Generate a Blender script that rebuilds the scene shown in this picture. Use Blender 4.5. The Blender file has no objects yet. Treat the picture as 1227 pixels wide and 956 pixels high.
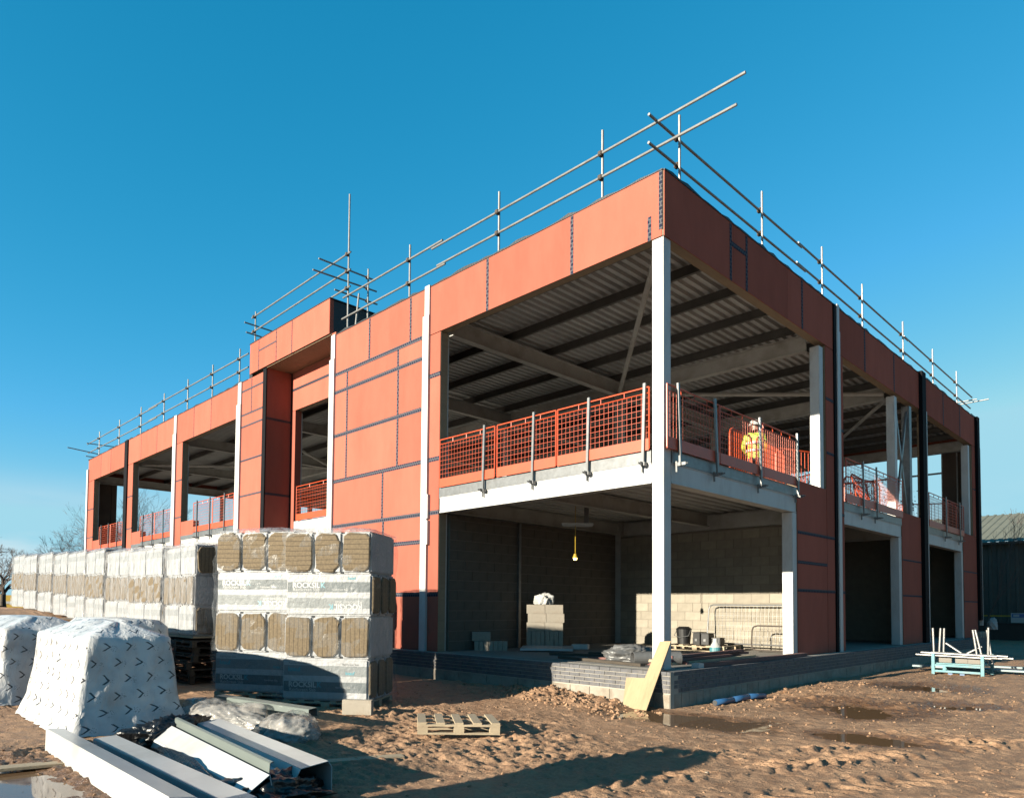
import bpy, bmesh, math, random
import numpy as np
from mathutils import Vector, Matrix
random.seed(7)
R = math.radians
sc = bpy.context.scene
col = sc.collection

# ------------------------------------------------------------------ camera
cam_d = bpy.data.cameras.new('camera'); cam = bpy.data.objects.new('camera', cam_d); col.objects.link(cam)
W, H = 1227.0, 956.0
F, CX, CY = 840.65, 613.5, 692.82
YAW, PITCH, ROLL = R(45.0886), R(2.2733), R(0.42872)
cam_d.sensor_fit = 'HORIZONTAL'; cam_d.sensor_width = 36.0
cam_d.lens = F / W * 36.0
cam_d.shift_x = 0.0
cam_d.shift_y = (CY - H / 2) / W
cam_d.clip_start = 0.05; cam_d.clip_end = 5000
fw = Vector((-math.sin(YAW) * math.cos(PITCH), math.cos(YAW) * math.cos(PITCH), math.sin(PITCH)))
rt = Vector((math.cos(YAW), math.sin(YAW), 0)); up = rt.cross(fw)
rt2 = rt * math.cos(ROLL) + up * math.sin(ROLL); up2 = up * math.cos(ROLL) - rt * math.sin(ROLL)
CAM = Vector((6.456, -9.994, 1.6))
m = Matrix((rt2, up2, -fw)).transposed().to_4x4(); m.translation = CAM
cam.matrix_world = m
sc.camera = cam

# ------------------------------------------------------------------ light
SUN_EL, SUN_PHI = R(14.6), R(6.5)          # light travels towards +y, a little towards +x
ldir = Vector((math.sin(SUN_PHI) * math.cos(SUN_EL), math.cos(SUN_PHI) * math.cos(SUN_EL), -math.sin(SUN_EL)))
sd = bpy.data.lights.new('sun', 'SUN'); sd.energy = 5.0; sd.angle = R(0.5); sd.color = (1.0, 0.91, 0.74)
so = bpy.data.objects.new('sun', sd); col.objects.link(so)
so.rotation_euler = ldir.to_track_quat('-Z', 'Y').to_euler(); so.location = (0, -40, 30)
world = bpy.data.worlds.new('World'); sc.world = world; world.use_nodes = True
wn = world.node_tree; bg = wn.nodes['Background']
sky = wn.nodes.new('ShaderNodeTexSky'); sky.sky_type = 'NISHITA'; sky.sun_disc = False
sky.sun_elevation = SUN_EL
sky.sun_rotation = math.atan2(-ldir.x, -ldir.y)
sky.altitude = 3000; sky.air_density = 1.0; sky.dust_density = 0.0; sky.ozone_density = 6.0
# a clear, cold, polarised blue: the same grade over the whole sky
_sep = wn.nodes.new('ShaderNodeSeparateColor'); _com = wn.nodes.new('ShaderNodeCombineColor'); wn.links.new(sky.outputs[0], _sep.inputs[0])
for _i, (_g, _k, _mx) in enumerate(((2.4, 1.75, 1.3), (0.73, 1.34, 2.5), (0.67, 1.31, 3.0))):
    _p = wn.nodes.new('ShaderNodeMath'); _p.operation = 'POWER'; _p.inputs[1].default_value = _g; wn.links.new(_sep.outputs[_i], _p.inputs[0])
    _m = wn.nodes.new('ShaderNodeMath'); _m.operation = 'MULTIPLY'; _m.inputs[1].default_value = _k; wn.links.new(_p.outputs[0], _m.inputs[0])
    _c = wn.nodes.new('ShaderNodeMath'); _c.operation = 'MINIMUM'; _c.inputs[1].default_value = _mx; wn.links.new(_m.outputs[0], _c.inputs[0]); wn.links.new(_c.outputs[0], _com.inputs[_i])
# thin pale cloud low on the horizon, all the way round
_tc = wn.nodes.new('ShaderNodeTexCoord'); _mp = wn.nodes.new('ShaderNodeMapping'); _mp.inputs['Scale'].default_value = (3.0, 3.0, 14.0); wn.links.new(_tc.outputs['Generated'], _mp.inputs[0])
_nz = wn.nodes.new('ShaderNodeTexNoise'); _nz.inputs['Scale'].default_value = 1.3; _nz.inputs['Detail'].default_value = 7; wn.links.new(_mp.outputs[0], _nz.inputs['Vector'])
_sx = wn.nodes.new('ShaderNodeSeparateXYZ'); wn.links.new(_tc.outputs['Generated'], _sx.inputs[0])
_el = wn.nodes.new('ShaderNodeMapRange'); _el.interpolation_type = 'SMOOTHSTEP'; _el.inputs[1].default_value = 0.03; _el.inputs[2].default_value = 0.17; _el.inputs[3].default_value = 1.0; _el.inputs[4].default_value = 0.0; wn.links.new(_sx.outputs[2], _el.inputs[0])
_cl = wn.nodes.new('ShaderNodeMapRange'); _cl.interpolation_type = 'SMOOTHSTEP'; _cl.inputs[1].default_value = 0.42; _cl.inputs[2].default_value = 0.66; _cl.inputs[4].default_value = 0.75; wn.links.new(_nz.outputs[0], _cl.inputs[0])
_am = wn.nodes.new('ShaderNodeMath'); _am.operation = 'MULTIPLY'; wn.links.new(_el.outputs[0], _am.inputs[0]); wn.links.new(_cl.outputs[0], _am.inputs[1])
_mx = wn.nodes.new('ShaderNodeMix'); _mx.data_type = 'RGBA'; wn.links.new(_am.outputs[0], _mx.inputs[0]); wn.links.new(_com.outputs[0], _mx.inputs[6]); _mx.inputs[7].default_value = (2.7, 3.05, 3.2, 1)
wn.links.new(_mx.outputs[2], bg.inputs[0]); bg.inputs[1].default_value = 0.075
sc.view_settings.view_transform = 'Standard'; sc.view_settings.look = 'None'
sc.view_settings.exposure = 1.9; sc.view_settings.gamma = 1.0

# ------------------------------------------------------------------ materials
MATS = {}
ALB = 0.30      # the photograph is exposed for bright, low winter sun
def lin(r, g, b):
    f = lambda c: (c / 255 / 12.92) if c / 255 <= 0.04045 else ((c / 255 + 0.055) / 1.055) ** 2.4
    return (f(r), f(g), f(b), 1)
def mat(name, c, rough=0.6, var=0.15, scale=6.0, bump=0.0, bscale=40.0, metal=0.0, dirt=None, dirt_amt=0.4, stretch=(1, 1, 1), spec=0.5):
    """Principled, base colour broken up by noise; dirt = a second colour in patches."""
    if name in MATS: return MATS[name]
    c = tuple(x * ALB for x in c[:3]) + (1,); dirt = tuple(x * ALB for x in dirt[:3]) + (1,) if dirt else None
    M = bpy.data.materials.new(name); M.use_nodes = True; nt = M.node_tree; P = nt.nodes['Principled BSDF']
    N, L = nt.nodes.new, nt.links.new
    tc = N('ShaderNodeTexCoord'); mp = N('ShaderNodeMapping'); mp.inputs['Scale'].default_value = stretch
    L(tc.outputs['Object'], mp.inputs[0])
    nz = N('ShaderNodeTexNoise'); nz.inputs['Scale'].default_value = scale; nz.inputs['Detail'].default_value = 6; nz.inputs['Roughness'].default_value = 0.65
    L(mp.outputs[0], nz.inputs['Vector'])
    rp = N('ShaderNodeValToRGB')
    a = tuple(min(1, x * (1 - var)) for x in c[:3]) + (1,); b = tuple(min(1, x * (1 + var)) for x in c[:3]) + (1,)
    rp.color_ramp.elements[0].position = 0.3; rp.color_ramp.elements[0].color = a
    rp.color_ramp.elements[1].position = 0.7; rp.color_ramp.elements[1].color = b
    L(nz.outputs[0], rp.inputs[0]); out = rp.outputs[0]
    if dirt:
        n2 = N('ShaderNodeTexNoise'); n2.inputs['Scale'].default_value = scale * 0.45; n2.inputs['Detail'].default_value = 8; n2.inputs['Roughness'].default_value = 0.7
        L(mp.outputs[0], n2.inputs['Vector'])
        mr = N('ShaderNodeMapRange'); mr.inputs[1].default_value = 0.48; mr.inputs[2].default_value = 0.68; mr.inputs[3].default_value = 0; mr.inputs[4].default_value = dirt_amt
        L(n2.outputs[0], mr.inputs[0])
        mx = N('ShaderNodeMix'); mx.data_type = 'RGBA'; L(mr.outputs[0], mx.inputs[0]); L(out, mx.inputs[6]); mx.inputs[7].default_value = dirt; out = mx.outputs[2]
    L(out, P.inputs['Base Color'])
    P.inputs['Roughness'].default_value = rough; P.inputs['Metallic'].default_value = metal
    P.inputs['Specular IOR Level'].default_value = spec
    if bump:
        n3 = N('ShaderNodeTexNoise'); n3.inputs['Scale'].default_value = bscale; n3.inputs['Detail'].default_value = 5
        L(mp.outputs[0], n3.inputs['Vector'])
        bp = N('ShaderNodeBump'); bp.inputs['Strength'].default_value = bump; bp.inputs['Distance'].default_value = 0.02
        L(n3.outputs[0], bp.inputs['Height']); L(bp.outputs[0], P.inputs['Normal'])
    MATS[name] = M
    return M

BOARD = mat('sheathing_orange', (0.77, 0.238, 0.168, 1), 0.9, 0.07, 1.3, 0.05, 60, dirt=(0.63, 0.185, 0.128, 1), dirt_amt=0.5, spec=.04, stretch=(1.6, 1.6, 0.5))
def vary(M, lo=.88, hi=1.1):
    nt = M.node_tree; P = nt.nodes['Principled BSDF']; src = P.inputs['Base Color'].links[0].from_socket
    oi = nt.nodes.new('ShaderNodeObjectInfo'); mr = nt.nodes.new('ShaderNodeMapRange'); mr.inputs[3].default_value = lo; mr.inputs[4].default_value = hi; nt.links.new(oi.outputs['Random'], mr.inputs[0])
    mx = nt.nodes.new('ShaderNodeMix'); mx.data_type = 'RGBA'; mx.blend_type = 'MULTIPLY'; mx.inputs[0].default_value = 1; nt.links.new(src, mx.inputs[6]); nt.links.new(mr.outputs[0], mx.inputs[7]); nt.links.new(mx.outputs[2], P.inputs['Base Color'])
vary(BOARD)
JAMBRED = BOARD
TAPEJ = mat('tape_plain', (0.03, 0.034, 0.06, 1), 0.45, 0.2, 20)
WHITE = mat('white_paint', (1.05, 1.05, 1.04, 1), 0.5, 0.05, 2.5, dirt=(0.62, 0.57, 0.50, 1), dirt_amt=0.5, stretch=(2, 2, .8))
STEEL = mat('steel_primer', (0.85, 0.84, 0.81, 1), 0.6, 0.1, 3, dirt=(0.36, 0.30, 0.24, 1), dirt_amt=0.5)
GALV = mat('galvanised', (0.50, 0.51, 0.52, 1), 0.42, 0.18, 9, metal=0.65, dirt=(0.32, 0.30, 0.27, 1), dirt_amt=0.4)
TUBE = mat('scaffold_tube', (0.56, 0.56, 0.55, 1), 0.45, 0.2, 5, metal=0.5, dirt=(0.35, 0.30, 0.25, 1), dirt_amt=0.4)
DECK = mat('deck_metal', (1.0, 1.02, 1.04, 1), 0.5, 0.1, 2, dirt=(0.6, 0.58, 0.55, 1), dirt_amt=0.4)
PURLIN = mat('purlin_metal', (0.20, 0.19, 0.18, 1), 0.5, 0.2, 3, metal=0.3)
DARKMEM = mat('membrane_black', (0.012, 0.012, 0.014, 1), 0.55, 0.3, 6, 0.4, 30)
BLACKSTRIP = mat('strip_black', (0.012, 0.012, 0.016, 1), 0.8, 0.2, 4, spec=.1)
CREAM = mat('soffit_timber', (0.55, 0.40, 0.25, 1), 0.7, 0.12, 3, 0.1, 40, stretch=(6, 1, 6))
CONC = mat('concrete', (0.40, 0.37, 0.33, 1), 0.85, 0.15, 2, 0.3, 40, dirt=(0.28, 0.22, 0.16, 1), dirt_amt=0.5)
BLOCK = mat('concrete_block', (0.55, 0.49, 0.39, 1), 0.9, 0.12, 5, 0.35, 90)
MORTAR = mat('mortar', (0.40, 0.35, 0.28, 1), 0.95, 0.1, 8, 0.2, 80)
vary(BLOCK, .86, 1.1)
BLOCKW = mat('plinth_block', (0.62, 0.55, 0.45, 1), 0.9, 0.15, 5, 0.4, 80, dirt=(0.25, 0.16, 0.09, 1), dirt_amt=0.6)
BRICKM = mat('brick_blue', (0.20, 0.20, 0.215, 1), 0.8, 0.35, 7, 0.3, 90, dirt=(0.26, 0.21, 0.16, 1), dirt_amt=0.45)
BMORT = mat('brick_mortar', (0.72, 0.66, 0.56, 1), 0.95, 0.12, 9, 0.2, 60)
REDBAR = mat('barrier_red', (1.05, 0.135, 0.035, 1), 0.45, 0.12, 3, dirt=(0.5, 0.12, 0.06, 1), dirt_amt=0.4)
WOOD = mat('pallet_wood', (0.80, 0.64, 0.43, 1), 0.85, 0.15, 4, 0.35, 30, dirt=(0.45, 0.30, 0.18, 1), dirt_amt=0.4, stretch=(1, 5, 5))
WOODOLD = mat('old_wood', (0.10, 0.075, 0.05, 1), 0.85, 0.3, 4, 0.4, 30, stretch=(1, 5, 5))
PLY = mat('plywood', (0.78, 0.57, 0.32, 1), 0.7, 0.1, 2.5, 0.1, 30, dirt=(0.42, 0.26, 0.13, 1), dirt_amt=0.5, stretch=(5, 1, 1))
FILMW = mat('pack_film', (0.74, 0.75, 0.77, 1), 0.45, 0.08, 3, 0.6, 16, dirt=(0.55, 0.56, 0.58, 1), dirt_amt=0.5, spec=.2)
BANDD = mat('print_dark', (0.20, 0.235, 0.25, 1), 0.5, 0.1, 5, 0.5, 16, spec=.2)
BANDL = mat('print_grey', (0.36, 0.39, 0.40, 1), 0.5, 0.1, 5, 0.5, 16, spec=.2)
CYAN = mat('print_cyan', (0.05, 0.45, 0.58, 1), 0.4, 0.05)
INKW = mat('print_white', (0.80, 0.80, 0.80, 1), 0.4, 0.03)
INKG = mat('print_lettergrey', (0.22, 0.24, 0.25, 1), 0.4, 0.03)
FLASHW = mat('flashing_white', (0.98, 0.99, 1.0, 1), 0.3, 0.04, 3, dirt=(0.5, 0.44, 0.36, 1), dirt_amt=0.35)
FLASHG = mat('flashing_grey', (0.30, 0.35, 0.33, 1), 0.35, 0.06, 3)
BLKPOLY = mat('black_polythene', (0.016, 0.016, 0.018, 1), 0.3, 0.3, 6, 0.9, 16)
BLUEP = mat('blue_plastic', (0.05, 0.18, 0.42, 1), 0.4, 0.15, 5)
BLUEST = mat('blue_paint', (0.08, 0.40, 0.48, 1), 0.5, 0.2, 5, dirt=(0.3, 0.3, 0.28, 1), dirt_amt=0.5)
HIVIS = mat('hivis', (0.55, 0.85, 0.05, 1), 0.6, 0.08)
NAVY = mat('trousers', (0.03, 0.03, 0.045, 1), 0.8, 0.2)
SKIN = mat('skin', (0.45, 0.25, 0.17, 1), 0.5, 0.05)
HAT = mat('helmet_white', (0.82, 0.82, 0.80, 1), 0.3, 0.02)
BARK = mat('bark', (0.13, 0.10, 0.08, 1), 0.9, 0.25, 8)
TWIG = mat('twig', (0.17, 0.12, 0.10, 1), 0.9, 0.2, 8)
LEAFB = mat('dead_leaf', (0.20, 0.10, 0.045, 1), 0.8, 0.35, 3)
LEAFG = mat('ivy_leaf', (0.035, 0.06, 0.02, 1), 0.6, 0.35, 3)
SHEDP = mat('shed_cladding', (0.26, 0.28, 0.20, 1), 0.6, 0.12, 1.2, dirt=(0.2, 0.2, 0.15, 1), dirt_amt=0.4)
YELLOW = mat('yellow_plastic', (0.75, 0.48, 0.02, 1), 0.5, 0.1)
REDTIM = mat('red_timber', (0.34, 0.13, 0.11, 1), 0.8, 0.3, 4, 0.3, 30, dirt=(0.4, 0.3, 0.26, 1), dirt_amt=0.4, stretch=(5, 1, 5))
TARP = mat('grey_tarpaulin', (0.22, 0.22, 0.22, 1), 0.45, 0.2, 4, 0.4, 12)
RUBBER = mat('black_rubber', (0.015, 0.015, 0.016, 1), 0.5, 0.2, 8)
SIGNB = mat('sign_blue', (0.12, 0.22, 0.6, 1), 0.5, 0.03)
BAGW = mat('white_bag', (0.7, 0.7, 0.68, 1), 0.6, 0.08, 6, 0.5, 14)
STONE = mat('stone', (0.62, 0.5, 0.38, 1), 0.9, 0.3, 5)

def tape_material():
    M = bpy.data.materials.new('joint_tape'); M.use_nodes = True; nt = M.node_tree; P = nt.nodes['Principled BSDF']
    tc = nt.nodes.new('ShaderNodeTexCoord'); v = nt.nodes.new('ShaderNodeTexBrick')
    v.inputs['Scale'].default_value = 1.0; v.inputs['Brick Width'].default_value = 0.085; v.inputs['Row Height'].default_value = 0.075
    v.inputs['Mortar Size'].default_value = 0.012; v.inputs['Mortar Smooth'].default_value = 0.1
    v.inputs['Color1'].default_value = (0.006, 0.008, 0.020, 1); v.inputs['Color2'].default_value = (0.011, 0.014, 0.030, 1); v.inputs['Mortar'].default_value = (0.055, 0.054, 0.060, 1)
    nt.links.new(tc.outputs['UV'], v.inputs['Vector']); nt.links.new(v.outputs[0], P.inputs['Base Color']); P.inputs['Roughness'].default_value = 0.7; P.inputs['Specular IOR Level'].default_value = 0.1
    return M
TAPE = tape_material()

def wool_material():
    M = bpy.data.materials.new('mineral_wool'); M.use_nodes = True; nt = M.node_tree; P = nt.nodes['Principled BSDF']; N, L = nt.nodes.new, nt.links.new
    tc = N('ShaderNodeTexCoord'); w = N('ShaderNodeTexWave'); w.bands_direction = 'X'; w.inputs['Scale'].default_value = 4.2; w.inputs['Distortion'].default_value = 0.7; w.inputs['Detail'].default_value = 2
    uv = N('ShaderNodeMapping'); L(tc.outputs['UV'], uv.inputs[0]); L(uv.outputs[0], w.inputs['Vector'])
    rp = N('ShaderNodeValToRGB'); rp.color_ramp.elements[0].position = 0.0; rp.color_ramp.elements[0].color = (0.0325, 0.0228, 0.0130, 1); rp.color_ramp.elements[1].position = 0.10; rp.color_ramp.elements[1].color = (0.0854, 0.0634, 0.0374, 1)
    L(w.outputs[0], rp.inputs[0])
    n = N('ShaderNodeTexNoise'); n.inputs['Scale'].default_value = 28; n.inputs['Detail'].default_value = 8; L(tc.outputs['Object'], n.inputs['Vector'])
    mx = N('ShaderNodeMix'); mx.data_type = 'RGBA'; mx.blend_type = 'OVERLAY'; mx.inputs[0].default_value = 0.55; L(rp.outputs[0], mx.inputs[6]); L(n.outputs[0], mx.inputs[7]); L(mx.outputs[2], P.inputs['Base Color'])
    P.inputs['Roughness'].default_value = 0.95
    b = N('ShaderNodeBump'); b.inputs['Strength'].default_value = 0.5; b.inputs['Distance'].default_value = 0.01; L(n.outputs[0], b.inputs['Height']); L(b.outputs[0], P.inputs['Normal'])
    return M
WOOL = wool_material()

def clear_film(name, op=0.09, tint=(0.22, 0.235, 0.25, 1), scale=7, stretch=(1, 1, 0.35)):
    M = bpy.data.materials.new(name); M.use_nodes = True; nt = M.node_tree; nt.nodes.clear(); N, L = nt.nodes.new, nt.links.new
    o = N('ShaderNodeOutputMaterial'); tr = N('ShaderNodeBsdfTransparent'); pr = N('ShaderNodeBsdfPrincipled')
    pr.inputs['Base Color'].default_value = tint; pr.inputs['Roughness'].default_value = 0.2; pr.inputs['Specular IOR Level'].default_value = 0.3
    tc = N('ShaderNodeTexCoord'); mp = N('ShaderNodeMapping'); mp.inputs['Scale'].default_value = stretch; mp.inputs['Rotation'].default_value = (0.3, 0.5, 0.2); L(tc.outputs['Object'], mp.inputs[0])
    n = N('ShaderNodeTexNoise'); n.inputs['Scale'].default_value = scale; n.inputs['Detail'].default_value = 6; n.inputs['Distortion'].default_value = 1.2; L(mp.outputs[0], n.inputs['Vector'])
    b = N('ShaderNodeBump'); b.inputs['Strength'].default_value = 0.9; b.inputs['Distance'].default_value = 0.03; L(n.outputs[0], b.inputs['Height']); L(b.outputs[0], pr.inputs['Normal'])
    mr = N('ShaderNodeMapRange'); mr.inputs[1].default_value = 0.35; mr.inputs[2].default_value = 0.75; mr.inputs[3].default_value = op * 0.35; mr.inputs[4].default_value = op * 2.4; L(n.outputs[0], mr.inputs[0])
    mx = N('ShaderNodeMixShader'); L(mr.outputs[0], mx.inputs[0]); L(tr.outputs[0], mx.inputs[1]); L(pr.outputs[0], mx.inputs[2]); L(mx.outputs[0], o.inputs[0])
    return M
WRAP = clear_film('shrink_wrap')
WRAPCAP = clear_film('shrink_wrap_cap', 0.28, (0.26, 0.26, 0.28, 1))
BAGCLR = clear_film('clear_bag', 0.36, (0.22, 0.205, 0.19, 1), 5, (1, 1, 1))

def printed_wrap():
    """white polythene printed all over with small arrow marks"""
    M = bpy.data.materials.new('printed_white_wrap'); M.use_nodes = True; nt = M.node_tree; P = nt.nodes['Principled BSDF']; N, L = nt.nodes.new, nt.links.new
    def math_(op, a, b=None, c=None):
        n = N('ShaderNodeMath'); n.operation = op
        for i, v in enumerate((a, b, c)):
            if v is None: continue
            if isinstance(v, (int, float)): n.inputs[i].default_value = v
            else: L(v, n.inputs[i])
        return n.outputs[0]
    tc = N('ShaderNodeTexCoord'); dn = N('ShaderNodeTexNoise'); dn.inputs['Scale'].default_value = 2.5; dn.inputs['Detail'].default_value = 3; L(tc.outputs['UV'], dn.inputs['Vector'])
    add = N('ShaderNodeMix'); add.data_type = 'RGBA'; add.blend_type = 'LINEAR_LIGHT'; add.inputs[0].default_value = 0.06; L(tc.outputs['UV'], add.inputs[6]); L(dn.outputs['Color'], add.inputs[7])
    sp = N('ShaderNodeSeparateXYZ'); L(add.outputs[2], sp.inputs[0])
    v0 = math_('DIVIDE', sp.outputs[1], 0.20); row = math_('FLOOR', v0); v = math_('SUBTRACT', math_('FRACT', v0), 0.5)
    sh = math_('MULTIPLY', math_('MODULO', row, 2.0), 0.5)
    u0 = math_('ADD', math_('DIVIDE', sp.outputs[0], 0.33), sh); u = math_('SUBTRACT', math_('FRACT', u0), 0.5)
    au, av = math_('MULTIPLY', u, 0.33), math_('MULTIPLY', v, 0.20)
    # arrow head: two strokes
    e = math_('ADD', au, math_('MULTIPLY', math_('ABSOLUTE', av), 1.5)); e = math_('ABSOLUTE', math_('SUBTRACT', e, 0.036))
    s1 = math_('LESS_THAN', e, 0.017); s2 = math_('LESS_THAN', math_('ABSOLUTE', math_('SUBTRACT', av, 0.0)), 0.052)
    mark = math_('MULTIPLY', s1, s2)
    # faint dotted patch beside it
    d1 = N('ShaderNodeTexVoronoi'); d1.inputs['Scale'].default_value = 55; L(tc.outputs['UV'], d1.inputs['Vector'])
    dd = math_('LESS_THAN', d1.outputs['Distance'], 0.33)
    rr = math_('ADD', math_('POWER', math_('SUBTRACT', au, 0.085), 2.0), math_('POWER', math_('ADD', av, 0.02), 2.0)); dd = math_('MULTIPLY', dd, math_('LESS_THAN', rr, 0.0022))
    tot = math_('ADD', mark, math_('MULTIPLY', dd, 0.55)); tot = math_('MINIMUM', tot, 1.0)
    base = N('ShaderNodeTexNoise'); base.inputs['Scale'].default_value = 3; base.inputs['Detail'].default_value = 7; L(tc.outputs['Object'], base.inputs['Vector'])
    rp = N('ShaderNodeValToRGB'); rp.color_ramp.elements[0].position = 0.3; rp.color_ramp.elements[0].color = (0.2358, 0.2317, 0.2276, 1); rp.color_ramp.elements[1].position = 0.6; rp.color_ramp.elements[1].color = (0.38, 0.38, 0.38, 1); L(base.outputs[0], rp.inputs[0])
    mx = N('ShaderNodeMix'); mx.data_type = 'RGBA'; L(tot, mx.inputs[0]); L(rp.outputs[0], mx.inputs[6]); mx.inputs[7].default_value = (0.02, 0.02, 0.025, 1)
    L(mx.outputs[2], P.inputs['Base Color']); P.inputs['Roughness'].default_value = 0.28
    mp = N('ShaderNodeMapping'); mp.inputs['Scale'].default_value = (1, 1, 0.4); L(tc.outputs['Object'], mp.inputs[0])
    n3 = N('ShaderNodeTexNoise'); n3.inputs['Scale'].default_value = 9; n3.inputs['Detail'].default_value = 5; n3.inputs['Distortion'].default_value = 1.5; L(mp.outputs[0], n3.inputs['Vector'])
    bp = N('ShaderNodeBump'); bp.inputs['Strength'].default_value = 0.55; bp.inputs['Distance'].default_value = 0.03; L(n3.outputs[0], bp.inputs['Height']); L(bp.outputs[0], P.inputs['Normal'])
    return M
PWRAP = printed_wrap()

def mud_material():
    M = bpy.data.materials.new('mud'); M.use_nodes = True; nt = M.node_tree; P = nt.nodes['Principled BSDF']; N, L = nt.nodes.new, nt.links.new
    tc = N('ShaderNodeTexCoord')
    def noise(s, d=8, r=0.62):
        n = N('ShaderNodeTexNoise'); n.inputs['Scale'].default_value = s; n.inputs['Detail'].default_value = d; n.inputs['Roughness'].default_value = r; L(tc.outputs['Object'], n.inputs['Vector']); return n.outputs[0]
    a, b, c = noise(0.45), noise(5), noise(34, 6, 0.7)
    r1 = N('ShaderNodeValToRGB'); e = r1.color_ramp.elements; e[0].position = 0.32; e[0].color = (0.150, 0.088, 0.052, 1); e[1].position = 0.64; e[1].color = (0.265, 0.165, 0.100, 1); L(b, r1.inputs[0])
    mx = N('ShaderNodeMix'); mx.data_type = 'RGBA'; mx.blend_type = 'MULTIPLY'; mx.inputs[0].default_value = 1
    r2 = N('ShaderNodeValToRGB'); e = r2.color_ramp.elements; e[0].position = 0.3; e[0].color = (0.8, 0.78, 0.76, 1); e[1].position = 0.62; e[1].color = (1.12, 1.08, 1.04, 1); L(a, r2.inputs[0])
    L(r1.outputs[0], mx.inputs[6]); L(r2.outputs[0], mx.inputs[7])
    m2 = N('ShaderNodeMix'); m2.data_type = 'RGBA'; m2.blend_type = 'OVERLAY'; m2.inputs[0].default_value = 0.5; L(mx.outputs[2], m2.inputs[6]); L(c, m2.inputs[7])
    at = N('ShaderNodeAttribute'); at.attribute_name = 'wet'
    m3 = N('ShaderNodeMix'); m3.data_type = 'RGBA'; m3.blend_type = 'MULTIPLY'; L(at.outputs['Fac'], m3.inputs[0]); L(m2.outputs[2], m3.inputs[6]); m3.inputs[7].default_value = (.5, .47, .45, 1)
    L(m3.outputs[2], P.inputs['Base Color'])
    mr = N('ShaderNodeMapRange'); mr.inputs[1].default_value = 0.35; mr.inputs[2].default_value = 0.6; mr.inputs[3].default_value = 0.5; mr.inputs[4].default_value = 0.92; L(b, mr.inputs[0])
    rs = N('ShaderNodeMath'); rs.operation = 'MULTIPLY_ADD'; L(at.outputs['Fac'], rs.inputs[0]); rs.inputs[1].default_value = -0.4; L(mr.outputs[0], rs.inputs[2]); L(rs.outputs[0], P.inputs['Roughness'])
    P.inputs['Specular IOR Level'].default_value = 0.35
    bp = N('ShaderNodeBump'); bp.inputs['Strength'].default_value = 0.9; bp.inputs['Distance'].default_value = 0.03; L(c, bp.inputs['Height']); L(bp.outputs[0], P.inputs['Normal'])
    return M
MUD = mud_material()
def water_material():
    M = bpy.data.materials.new('puddle_water'); M.use_nodes = True; P = M.node_tree.nodes['Principled BSDF']
    P.inputs['Base Color'].default_value = (0.10, 0.06, 0.033, 1); P.inputs['Roughness'].default_value = 0.03; P.inputs['IOR'].default_value = 1.33
    n = M.node_tree.nodes.new('ShaderNodeTexNoise'); n.inputs['Scale'].default_value = 6; b = M.node_tree.nodes.new('ShaderNodeBump'); b.inputs['Strength'].default_value = 0.04
    M.node_tree.links.new(n.outputs[0], b.inputs['Height']); M.node_tree.links.new(b.outputs[0], P.inputs['Normal'])
    return M
WATER = water_material()

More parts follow.
